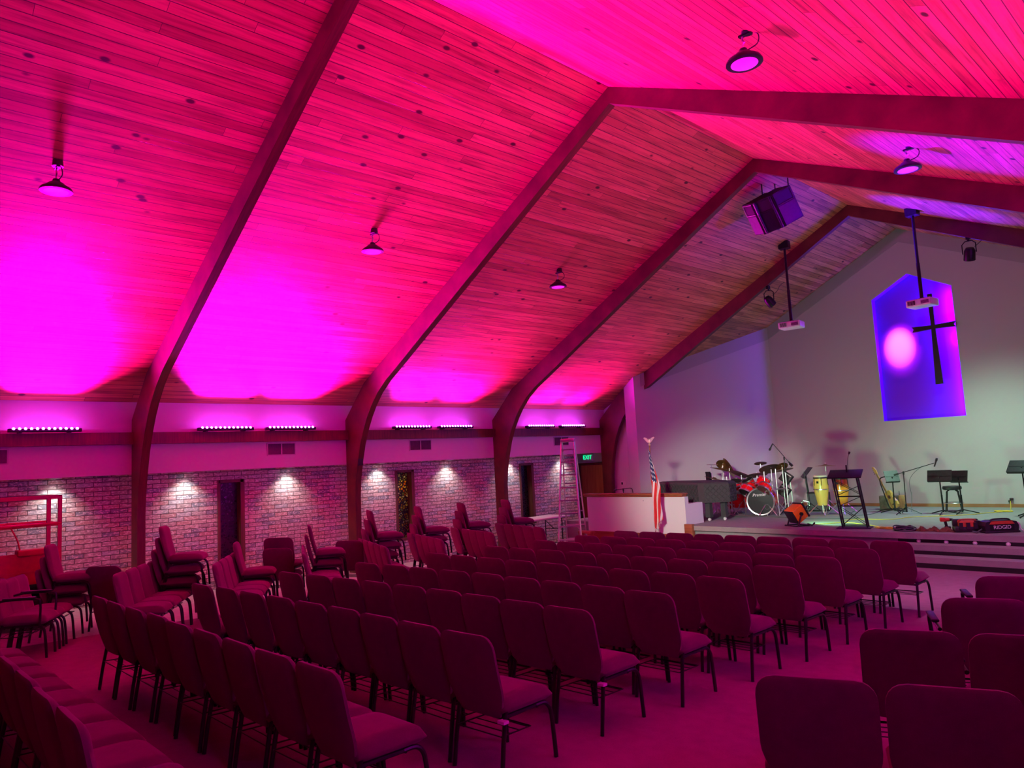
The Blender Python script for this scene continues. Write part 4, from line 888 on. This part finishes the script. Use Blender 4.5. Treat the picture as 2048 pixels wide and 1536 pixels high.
# chrome rack holding toms
t = thing('drum_rack', 'chrome tube rack and stands crowding round the drum kit', 'drum rack', at_stage(4.6, 16.8), 0)
b = MB(); b.tube(spline([(-1.1, -0.1, 0.62), (-0.6, -0.28, 0.64), (0.0, -0.12, 0.78), (0.5, -0.3, 0.64), (0.75, 0.0, 0.62)], 6), 0.018, 8)
b.build('cross_bar', 'chrome', t)
for (x, y, h_) in ((-1.1, -0.1, 0.9), (-0.62, -0.28, 0.95), (0.42, -0.34, 1.05), (0.62, -0.15, 1.1), (0.78, 0.02, 1.0)):
    u_ = MB().tube([(x, y, 0.0), (x, y, h_)], 0.014, 8); tripod(u_, x, y, 0, 0.24, 0.30, 0.010, 3, x * 5); u_.build('upright', 'chrome', t)
for (x, y, z) in ((-0.5, -0.05, 0.70), (-0.14, -0.05, 0.72), (0.28, -0.18, 0.78), (0.4, -0.35, 0.64), (-0.68, -0.18, 0.58), (-0.1, -0.25, 0.58)):
    MB().tube([(x, y, z), (x + random.uniform(-.1, .1), y - 0.08, z - 0.14)], 0.012, 6).build('arm', 'chrome', t)

def cymbal(x, y, z, r, tx, ty, lab, stand=True, a0=0.3, mat='brass_cymbal'):
    t = thing('cymbal_stand', lab, 'cymbal', at_stage(x, y), 0, 'cymbals of the drum kit'); h_ = z - ST
    M = Matrix.Translation((0, 0, h_)) @ Matrix.Rotation(tx, 4, 'X') @ Matrix.Rotation(ty, 4, 'Y')
    pr_ = [(0.0, 0.035), (0.02, 0.034), (r * 0.2, 0.022), (r * 0.24, 0.014), (r * 0.6, 0.006), (r, -0.008), (r, -0.011), (r * 0.6, 0.002), (r * 0.24, 0.010), (0.0, 0.028)]
    MB().lathe(pr_, 36, M).build('cymbal', mat, t); MB().cyl(M @ Vector((0, 0, .02)), M @ Vector((0, 0, .075)), 0.009).build('wing_nut', 'white_plastic', t)
    u_ = MB(); u_.tube([(0, 0, 0.1), (0, 0, h_ - 0.02)], 0.010, 8); u_.cyl((0, 0, h_ * 0.55), (0, 0, h_ * 0.55 + 0.05), 0.017); tripod(u_, 0, 0, 0, 0.27, 0.34, 0.009, 3, a0); u_.build('stand', 'chrome', t); return t
R_ = math.radians
cymbal(3.55, 17.1, 1.50, 0.17, R_(-48), R_(-10), 'small bronze cymbal standing steeply, topmost at left of the kit')
cymbal(3.76, 17.05, 1.42, 0.27, R_(-58), R_(38), 'large bronze cymbal tipped on edge at left of the kit', a0=1.0)
cymbal(3.60, 16.95, 1.38, 0.30, R_(-6), R_(14), 'wide flat cymbal, far left of the kit below the steep pair', a0=1.6)
cymbal(4.17, 16.9, 1.24, 0.28, R_(-24), R_(12), 'dark underside cymbal in the middle of the kit, above the red toms', a0=2.0)
cymbal(4.58, 17.15, 1.50, 0.155, R_(-14), R_(-10), 'small splash cymbal raised alone in the middle of the kit')
cymbal(4.62, 16.85, 1.22, 0.26, R_(-10), R_(-12), 'crash cymbal just above the bass drum tom', a0=0.9)
cymbal(4.93, 17.0, 1.36, 0.29, R_(-18), R_(-16), 'wide ride cymbal at the right of the kit', a0=1.2)
cymbal(5.18, 17.1, 1.32, 0.25, R_(-4), R_(-12), 'flat cymbal at the far right of the kit, beside the boom', a0=0.1)
cymbal(5.22, 17.0, 1.41, 0.14, R_(-30), R_(-30), 'small tilted cymbal, topmost at the right of the kit', a0=2.2)
cymbal(3.58, 16.6, 1.16, 0.26, R_(-8), R_(16), 'dark hi-hat pair low at the far left behind the piano', a0=1.9)
cymbal(6.19, 17.2, 1.385, 0.23, R_(-2), R_(0), 'flat bronze cymbal on a stand above the two congas', a0=0.6)
t = thing('drum_tube', 'dark metal percussion block on a stand at the kit left end', 'percussion', at_stage(3.48, 16.5), 0); MB().prism([(-0.06, -0.04), (0.05, -0.04), (0.06, 0.04), (-0.05, 0.04)], 0.80, 1.05).box(-0.075, 0.04, -0.03, 0.03, 1.04, 1.08).build('block', 'black_metal', t, smooth=0); u_ = MB().tube([(0.1, 0, 0.1), (0.1, 0, 1.27)], 0.008, 6); u_.tube([(-0.03, 0, 1.26), (0.28, 0, 1.25)], 0.006, 6); tripod(u_, 0.1, 0, 0, 0.2, 0.3, 0.008); u_.build('stand', 'chrome', t)
for (x, y, z, rt, lab) in ((5.20, 17.2, 1.12, 35, 'upper square black drum pad tilted at the right of the kit'), (5.14, 17.15, 0.80, 33, 'lower square black drum pad tilted at the right of the kit')):
    t = thing('drum_pad', lab, 'drum pad', (x, y, z), 0, 'black drum pads'); M = Matrix.Rotation(R_(rt), 4, 'Y') @ Matrix.Rotation(R_(-20), 4, 'X')
    MB().rbox(-0.13, 0.13, -0.06, 0.06, -0.13, 0.13, 0.015, 2, M).build('pad', 'black_plastic', t); MB().box(-0.10, 0.10, -0.064, -0.06, 0.07, 0.09, M).build('stripe', 'vent_frame', t, smooth=0)
    u_ = MB().tube([(0.06, 0.06, 0.0), (0.07, 0.1, ST - z + 0.1)], 0.011, 8); tripod(u_, 0.07, 0.1, ST - z, 0.22, 0.28, 0.009, 3, z); u_.build('stand', 'chrome', t)
for (x, y, h_, lab, a0) in ((5.52, 17.6, 0.98, 'slim empty black pole stand nearest the drum kit', 0.2), (5.42, 17.9, 0.85, 'slim empty black pole stand behind the orange work light', 1.1)):
    t = thing('pole_stand', lab, 'stand', at_stage(x, y), 0, 'empty pole stands'); u_ = MB().tube([(-0.05, 0, h_), (0.03, 0, 0.05)], 0.010, 8).cyl((-.01, 0, h_ * .45), (-0.005, 0, h_ * .45 + .05), 0.018); tripod(u_, 0.03, 0, 0, 0.26, 0.22, 0.009, 3, a0); u_.build('pole', 'black_metal', t)

# black music stand with gear left of the congas
def music_stand(lab, x, y, z, w, h, tilt, rz, a0=0.5, lean=0.0, base=0.30):
    t = thing('music_stand', lab, 'music stand', at_stage(x, y), rz, 'black music stands'); hz = z - ST
    M = Matrix.Translation((lean, 0, hz)) @ Matrix.Rotation(tilt, 4, 'X')
    d_ = MB().box(-w / 2, w / 2, -0.006, 0.006, -h / 2, h / 2, M); d_.box(-w / 2, w / 2, -0.006, 0.055, -h / 2 - 0.012, -h / 2, M); d_.box(-w / 2 + .02, w / 2 - .02, -0.012, -0.006, -0.02, 0.02, M); d_.build('desk', 'black_metal', t, smooth=0)
    u_ = MB().tube([(lean, -0.03, hz - 0.02), (0, -0.01, hz * 0.55), (0, 0, 0.06)], 0.014, 8).cyl((0, 0, 0.05), (0, 0, hz * 0.5), 0.018); tripod(u_, 0, 0, 0, base, 0.09, 0.012, 3, a0); u_.build('pole', 'black_metal', t); return t
music_stand('black music stand left of the yellow conga, desk tilted edge on', 5.40, 17.9, 1.22, 0.44, 0.30, R_(-40), R_(-52))
music_stand('black music stand beside the guitar, desk turned edge on', 7.46, 17.7, 1.09, 0.30, 0.26, R_(-30), R_(40))
music_stand('wide black music stand in front of the stool', 8.50, 17.5, 1.09, 0.47, 0.24, R_(-24), R_(4))
music_stand('second black music stand half hidden behind the wide one', 8.80, 17.75, 1.06, 0.34, 0.24, R_(-20), R_(-6))
music_stand('black music stand at the right edge of the photo', 10.08, 17.2, 1.26, 0.52, 0.28, R_(-42), R_(-14))

# congas on stands
def conga(x, y, mat, lab, zt=1.16, r=0.155):
    t = thing('conga', lab, 'conga', at_stage(x, y), 0, 'congas'); h_ = zt - ST; zb = h_ - 0.68
    MB().lathe([(r * 0.66, zb), (r * 0.78, zb + 0.12), (r * 1.0, zb + 0.32), (r * 1.07, zb + 0.44), (r * 1.0, zb + 0.60), (r * 0.93, h_ - 0.02)], 32).build('shell', mat, t)
    MB().lathe([(r * 0.97, h_ - 0.03), (r * 0.97, h_), (r * 0.9, h_ + 0.012), (0.0, h_ + 0.014)], 32).build('head', 'skin_head', t)
    MB().lathe([(r * 1.0, h_ - 0.06), (r * 1.03, h_ - 0.045), (r * 1.0, h_ - 0.03)], 32, cap=False).build('hoop', 'black_metal', t)
    lg = MB()
    for i in range(6): a = 2 * PI * i / 6; lg.tube([(r * 1.02 * math.cos(a), r * 1.02 * math.sin(a), h_ - 0.05), (r * 1.12 * math.cos(a), r * 1.12 * math.sin(a), h_ - 0.22)], 0.006, 5)
    lg.box(-0.022, 0.022, -r * 1.08, -r * 1.0, h_ - 0.17, h_ - 0.12); lg.build('lug', 'black_metal', t)
    u_ = MB(); u_.lathe([(r * 1.12, zb + 0.36), (r * 1.12, zb + 0.38)], 24, cap=False); tripod(u_, 0, 0, 0, 0.34, 0.34, 0.012, 4, 0.5); u_.cyl((0, 0, 0.05), (0, 0, zb + 0.02), 0.02)
    for i in range(3): a = 0.5 + 2 * PI * i / 3; u_.tube([(0, 0, 0.22), (r * 1.12 * math.cos(a), r * 1.12 * math.sin(a), zb + 0.37)], 0.009, 6)
    u_.build('stand', 'chrome', t)
conga(6.15, 16.95, 'conga_yellow', 'tall yellow wooden conga on a chrome stand'); conga(6.50, 17.2, 'sunburst', 'sunburst conga, dark red to amber, behind the lectern', 1.12, 0.16)
t = thing('monitor_speaker', 'black box loudspeaker on the floor behind the congas', 'speaker', at_stage(5.62, 17.95), math.radians(8)); MB().rbox(-0.24, 0.24, -0.16, 0.16, 0.0, 0.46, 0.02, 2).build('cabinet', 'black_plastic', t); MB().box(-0.21, 0.21, -0.166, -0.16, 0.03, 0.43).build('grille', 'vent_grey', t, smooth=0); MB().box(-0.235, -0.22, -0.17, -0.165, 0.02, 0.44).build('trim_strip', 'vent_frame', t, smooth=0)

# open truss lectern
t = thing('lectern', 'black open truss lectern with slanted top near the stage edge', 'lectern', at_stage(7.86, 14.42), math.radians(14))
MB().rbox(-0.30, 0.30, -0.20, 0.20, 0.0, 0.02, 0.006, 2).build('base_plate', 'purple_mat', t)
M = Matrix.Translation((-0.08, 0.02, 1.03)) @ Matrix.Rotation(R_(17), 4, 'X'); MB().rbox(-0.30, 0.30, -0.23, 0.23, -0.012, 0.012, 0.006, 2, M).build('top', 'black_plastic', t)
LG = [(-0.215, -0.10), (-0.215, 0.10), (0.215, -0.10), (0.215, 0.10)]
for (x, y) in LG: MB().tube([(x + 0.02, y, 0.02), (x - 0.09, y, 1.0 + 0.2 * y)], 0.016, 8).build('leg', 'black_metal', t)
b = MB()
def lp(i, z): x, y = LG[i]; return (x + 0.02 - 0.11 * (z - 0.02), y, z)
for (i, j) in ((0, 2), (1, 3)):
    for z in (0.06, 0.42, 0.60): b.tube([lp(i, z), lp(j, z)], 0.007, 6)
    b.tube([lp(i, 0.06), lp(j, 0.40)], 0.006, 6); b.tube([lp(j, 0.06), lp(i, 0.40)], 0.006, 6); b.tube([lp(i, 0.62), lp(j, 0.80)], 0.006, 6) ; b.tube([lp(i, 0.92), lp(j, 0.64)], 0.006, 6); b.tube([lp(i, 0.42), lp(j, 0.60)], 0.006, 6)
for (i, j) in ((0, 1), (2, 3)):
    for z in (0.1, 0.4, 0.7): b.tube([lp(i, z), lp(j, z + 0.2)], 0.006, 6)
b.build('truss_brace', 'black_metal', t)
t2 = thing('gooseneck_microphone', 'slim gooseneck microphone standing on the lectern top', 'microphone', (7.82, 14.47, 1.34), 0); MB().tube(spline([(0, 0, -0.02), (0.0, 0, 0.12), (0.02, 0, 0.26), (0.05, 0, 0.34)], 6), 0.005, 6).cyl((-0.03, 0, -0.02), (-0.03, 0, 0.12), 0.014).build('neck', 'black_metal', t2); MB().cyl((0.045, 0, 0.33), (0.062, 0, 0.375), 0.016, 0.020, 10).build('capsule', 'black_plastic', t2)

# guitar, amplifier, stool
t = thing('guitar_amplifier', 'small brown guitar amplifier against the stage wall', 'amplifier', at_stage(7.13, 18.55), math.radians(10)); MB().rbox(-0.28, 0.14, -0.10, 0.12, 0.0, 0.33, 0.015, 2).build('cabinet', 'amp_brown', t); MB().box(-0.26, 0.12, -0.106, -0.10, 0.02, 0.31).build('grille', 'amp_brown', t, smooth=0); MB().rbox(0.14, 0.27, -0.10, 0.12, 0.0, 0.34, 0.01, 2).build('side', 'amp_tan', t); MB().tube([(0.16, -0.05, 0.34), (0.16, -0.05, 0.44)], 0.006, 6).build('antenna', 'black_metal', t)
t = thing('electric_guitar', 'natural yellow bass guitar leaning upright on its stand', 'guitar', at_stage(7.30, 18.25), 0)
G = Matrix.Translation((0.0, 0.0, 0.06)) @ Matrix.Rotation(R_(-30), 4, 'Y') @ Matrix.Rotation(R_(-34), 4, 'Z') @ Matrix.Rotation(R_(-8), 4, 'X')
half = [(0.0, 0.0), (0.09, 0.005), (0.145, 0.05), (0.15, 0.13), (0.11, 0.21), (0.095, 0.27), (0.12, 0.34), (0.115, 0.40), (0.075, 0.43), (0.03, 0.44)]
MB().prism([(x, z) for x, z in half] + [(-x, z) for x, z in reversed(half[1:])], -0.025, 0.025, 'y', G).build('body', 'guitar_wood', t, smooth=0)
MB().box(-0.028, 0.028, -0.035, -0.012, 0.40, 0.90, G).build('neck', 'amp_tan', t, smooth=0); MB().prism([(-0.03, 0.89), (0.03, 0.89), (0.05, 0.98), (0.02, 1.06), (-0.03, 1.09), (-0.045, 1.0)], -0.03, -0.008, 'y', G).build('headstock', 'guitar_wood', t, smooth=0)
pg = MB()
for k_ in range(4): pg.cyl(G @ Vector((-0.04 + 0.01 * k_, -0.02, 0.92 + k_ * 0.045)), G @ Vector((-0.085 + 0.01 * k_, -0.02, 0.925 + k_ * 0.045)), 0.008)
pg.build('tuning_peg', 'black_metal', t); MB().lathe([(0.045, 0), (0.04, 0.004), (0.0, 0.005)], 18, G @ Matrix.Translation((0, -0.026, 0.29)) @ Matrix.Rotation(PI / 2, 4, 'X')).box(-0.03, 0.03, -0.032, -0.02, 0.09, 0.12, G).build('soundhole', 'dark_frame', t)
t = thing('guitar_stand', 'black tube guitar stand holding the yellow guitar', 'stand', at_stage(7.28, 18.15), 0); b = MB(); b.tube(spline([(-0.16, 0.1, 0.80), (-0.28, 0.08, 0.72), (-0.20, 0.04, 0.40), (-0.10, 0, 0.10), (0.05, -0.05, 0.03), (0.25, -0.12, 0.015)], 6), 0.013, 8); b.tube([(-0.05, 0, 0.06), (-0.30, -0.06, 0.012)], 0.012, 8); b.tube([(-0.02, 0, 0.06), (0.15, 0.1, 0.05), (0.15, 0.0, 0.05)], 0.010, 8); b.build('frame', 'black_metal', t)
t = thing('bar_stool', 'round black padded stool with chrome legs behind the music stands', 'stool', at_stage(8.50, 18.25), 0)
MB().lathe([(0.0, 0.47), (0.15, 0.475), (0.185, 0.49), (0.19, 0.53), (0.175, 0.56), (0.0, 0.57)], 28).build('seat', 'black_plastic', t)
for i in range(4): a = PI / 4 + PI / 2 * i + 0.2; MB().tube(spline([(0.09 * math.cos(a), 0.09 * math.sin(a), 0.465), (0.145 * math.cos(a), 0.145 * math.sin(a), 0.44), (0.16 * math.cos(a), 0.16 * math.sin(a), 0.36), (0.22 * math.cos(a), 0.22 * math.sin(a), 0.0)], 4), 0.011, 8).build('leg', 'black_metal', t)
MB().tube([(0.20 * math.cos(2 * PI * i / 24), 0.20 * math.sin(2 * PI * i / 24), 0.19) for i in range(24)], 0.009, 6, True).build('foot_ring', 'chrome', t)

# tools and cables at the stage edge
def coil(name, mat, lab, x, y, r, n, rad, flat=0.05, cat='cable'):
    random.seed(int(x * 100)); pts = []
    for i in range(n * 14):
        a = 2 * PI * i / 14; rr = r * (0.75 + 0.25 * math.sin(i * 0.37) + random.uniform(-.05, .05)); pts.append((rr * math.cos(a) * 1.25, rr * math.sin(a) * 0.8, rad + flat * (0.5 + 0.5 * math.sin(i * 0.23 + a)) * (0.3 + 0.7 * i / (n * 14))))
    t = tag(MB().tube(spline(pts, 2), rad, 6).build(name, mat), lab, cat); t.location = at_stage(x, y); return t
coil('cable_coil', 'grey_cord', 'coil of dark grey hose heaped at the stage edge', 8.82, 14.22, 0.15, 9, 0.011, 0.09)
coil('extension_cord', 'yellow_cord', 'tangle of yellow extension cord right of the lectern', 8.42, 14.5, 0.17, 4, 0.007, 0.02); coil('extension_cord', 'yellow_cord', 'flat coil of yellow cord near the back wall at right', 9.42, 18.35, 0.15, 4, 0.009, 0.015)
def cord(pts, mat, lab, r=0.0075): tag(MB().tube(spline([(x, y, ST + r + (0.0 if len(p) < 1 else p[0])) for x, y, *p in pts], 6), r, 6).build('extension_cord', mat), lab, 'cable')
cord([(9.31, 19.4, 0.14), (9.33, 19.30, 0.05), (9.40, 18.95), (9.50, 18.4), (9.2, 17.95), (9.0, 17.5), (8.6, 17.1), (8.25, 16.9), (8.05, 16.6), (8.0, 16.3), (7.75, 16.1), (7.3, 16.05), (7.1, 15.7)], 'yellow_cord', 'long pale yellow cord running across the stage from the wall outlet')
cord([(6.85, 14.65), (7.0, 14.9), (7.25, 15.25), (7.45, 15.28), (7.65, 15.15), (8.0, 14.9), (8.25, 14.65)], 'yellow_cord', 'yellow cord between the work light and the lectern')
cord([(6.45, 18.0), (6.6, 17.3), (6.9, 16.9), (7.1, 17.3), (7.0, 18.0), (6.95, 18.4)], 'grey_cord', 'dark cord trailing on the stage left of the amplifier', 0.006)
cord([(4.1, 16.3), (4.4, 16.1), (4.8, 16.15), (5.1, 16.2), (5.6, 16.1), (6.3, 15.9), (7.2, 16.3)], 'grey_cord', 'dark cord on the stage in front of the bass drum', 0.006)
t = thing('wall_outlet', 'wall outlet with plugs near the baseboard at right', 'outlet', (9.31, YB, 0.42), 0); MB().box(-0.05, 0.05, -0.008, 0, -0.06, 0.06).build('plate', 'vent_frame', t, smooth=0); MB().rbox(-0.02, 0.05, -0.06, -0.008, 0.0, 0.05, 0.01, 2).rbox(-0.05, 0.0, -0.05, -0.008, -0.05, 0.0, 0.01, 2).build('plug', 'black_plastic', t)
# rumpled cloth
NU, NV = 30, 10; mb = MB()
for j in range(NV):
    for i in range(NU):
        u, v = i / (NU - 1), j / (NV - 1); e = min(1, 6 * u, 6 * (1 - u), 4 * v, 4 * (1 - v)); mb.v.append((-0.36 + 0.72 * u, -0.10 + 0.20 * v + 0.03 * math.sin(u * 17), 0.006 + e * (0.035 + 0.03 * math.sin(u * 23 + v * 5) + 0.02 * math.sin(u * 41 - v * 9))))
mb.f = [(j * NU + i, j * NU + i + 1, (j + 1) * NU + i + 1, (j + 1) * NU + i) for j in range(NV - 1) for i in range(NU - 1)]
t = tag(mb.build('work_cloth', 'brown_cloth', smooth=80), 'rumpled reddish brown cloth between the hose coil and drill', 'cloth'); t.location = (9.28, 14.30, ST); sm = t.modifiers.new('thick', 'SOLIDIFY'); sm.thickness = 0.006
t = thing('cordless_drill', 'red and black cordless drill standing beside the orange bag', 'drill', at_stage(9.43, 14.52), math.radians(20)); MB().cyl((-0.10, 0, 0.185), (0.04, 0, 0.185), 0.034, None, 14).rbox(-0.11, -0.02, -0.036, 0.036, 0.15, 0.222, 0.015, 2).build('motor_housing', 'tool_orange', t); MB().cyl((0.04, 0, 0.185), (0.095, 0, 0.185), 0.028, 0.018, 12).build('chuck', 'black_metal', t); MB().tube([(-0.03, 0, 0.16), (-0.015, 0, 0.07)], 0.024, 10).rbox(-0.05, 0.05, -0.036, 0.036, 0.0, 0.07, 0.012, 2).build('grip', 'black_plastic', t)
t = thing('tool_bag', 'open black tool bag with orange panels at the stage edge', 'tool bag', at_stage(9.77, 14.36), math.radians(30))
MB().rbox(-0.20, 0.20, -0.10, 0.10, 0.0, 0.10, 0.02, 2).build('bottom', 'black_plastic', t); MB().lathe([(0.13, 0.09), (0.125, 0.17), (0.10, 0.20)], 4, Matrix.Scale(1.35, 4, (1, 0, 0)) @ Matrix.Rotation(PI / 4, 4, 'Z')).build('body', 'tool_orange', t, smooth=20)
b = MB()
for x in (-0.11, 0.0, 0.11): b.box(x - 0.028, x + 0.028, -0.128, -0.10, 0.06, 0.165)
b.prism([(0.10, -0.09), (0.20, -0.07), (0.20, 0.07), (0.10, 0.09)], 0.09, 0.19); b.rbox(-0.20, 0.20, 0.04, 0.10, 0.09, 0.215, 0.02, 2); b.build('pocket', 'black_plastic', t); MB().tube(spline([(-0.14, -0.05, 0.17), (-0.1, -0.06, 0.215), (0.1, -0.06, 0.215), (0.14, -0.05, 0.17)], 5), 0.012, 6).build('handle', 'tool_orange', t)
t = thing('wet_dry_vacuum', 'black and orange shop vacuum lettered in white at the stage edge', 'vacuum', at_stage(10.22, 14.45), math.radians(42))
MB().prism([(-0.26, 0.02), (0.26, 0.02), (0.27, 0.12), (0.24, 0.185), (0.15, 0.205), (-0.15, 0.205), (-0.24, 0.185), (-0.27, 0.12)], -0.11, 0.11, 'y').build('body', 'black_plastic', t, smooth=0); b = MB().rbox(-0.28, 0.28, -0.125, 0.125, 0.0, 0.035, 0.012, 2); b.build('base', 'black_plastic', t)
MB().prism([(-0.20, 0.145), (0.20, 0.145), (0.16, 0.195), (-0.16, 0.195)], -0.122, 0.0, 'y').build('top_band', 'tool_orange', t, smooth=0); MB().tube(spline([(-0.17, -0.06, 0.19), (-0.11, -0.07, 0.225), (0.11, -0.07, 0.225), (0.17, -0.06, 0.19)], 5), 0.014, 8).build('handle', 'black_plastic', t)
MB().box(-0.19, 0.19, -0.116, -0.110, 0.045, 0.14).build('name_plate', 'dark_void', t, smooth=0); text_mesh('lettering', 'RIDGID', 0.085, 'white_letter', t, (0.0, -0.118, 0.092), (PI / 2, 0, 0), 0.002)
MB().tube(spline([(0.26, 0.0, 0.16), (0.32, -0.02, 0.14), (0.335, -0.03, 0.05), (0.36, -0.06, 0.018)], 6), 0.013, 8).build('hose', 'white_plastic', t); MB().tube(spline([(-0.27, 0, 0.06), (-0.36, -0.03, 0.02), (-0.33, 0.03, 0.015), (-0.42, 0.0, 0.03), (-0.38, -.05, .012)], 6), 0.012, 8).build('power_cord', 'grey_cord', t)
# small black gadget left on a chair seat
xg, yg = 10.02, 4.98; t = thing('hand_radio', 'small black device lying on an aisle chair seat', 'device', (xg, yg, floor_z(xg, yg) + 0.478), math.radians(30)); MB().rbox(-0.07, 0.07, -0.03, 0.03, 0.0, 0.10, 0.012, 2).build('case', 'black_plastic', t); MB().cyl((0.04, -0.032, 0.03), (0.04, -0.03, 0.03), 0.008).build('button', 'white_plastic', t)
# beam of the right stage spotlight, then lamps without a fixture
lamp('spot_beam', 'SPOT', (9.74, 16.62, 5.22), aim((-0.5, 1.3, -4.6)), 1000, (0.54, 1.0, 0.74), None, spot_size=R_(92), spot_blend=1.0, shadow_soft_size=0.45)
lamp('added_ridge_spot', 'SPOT', (7.40, 16.74, 7.02), aim((7.27 - 7.40, YB + .2 - 16.74, 4.26 - 7.02)), 15000, (1.0, 0.62, 0.95), None, spot_size=R_(11.5), spot_blend=1.0, shadow_soft_size=0.03)  # unseen lamp added behind the arch for the niche's pink hot spot
lamp('added_ridge_halo', 'SPOT', (7.44, 16.74, 7.02), aim((7.29 - 7.44, YB + .2 - 16.74, 4.24 - 7.02)), 2600, (1.0, 0.0, 0.8), None, spot_size=R_(15), spot_blend=1.0, shadow_soft_size=0.03)  # second added lamp, widens the rim of the pink hot spot
lamp('niche_glow', 'POINT', (8.605, YB + 0.16, 4.25), (0, 0, 0), 9.0, (1.0, 0.0, 0.75), None, shadow_soft_size=0.02)  # unseen point lamp added for the pink glow at the niche's right edge
lamp('house_spot', 'SPOT', (11.0, -0.5, 4.7), aim((4.6 - 11.0, 14.6 + 0.5, 1.0 - 4.7)), 7500, (0.95, 1.0, 0.88), None, spot_size=R_(16.5), spot_blend=0.9, shadow_soft_size=0.4)
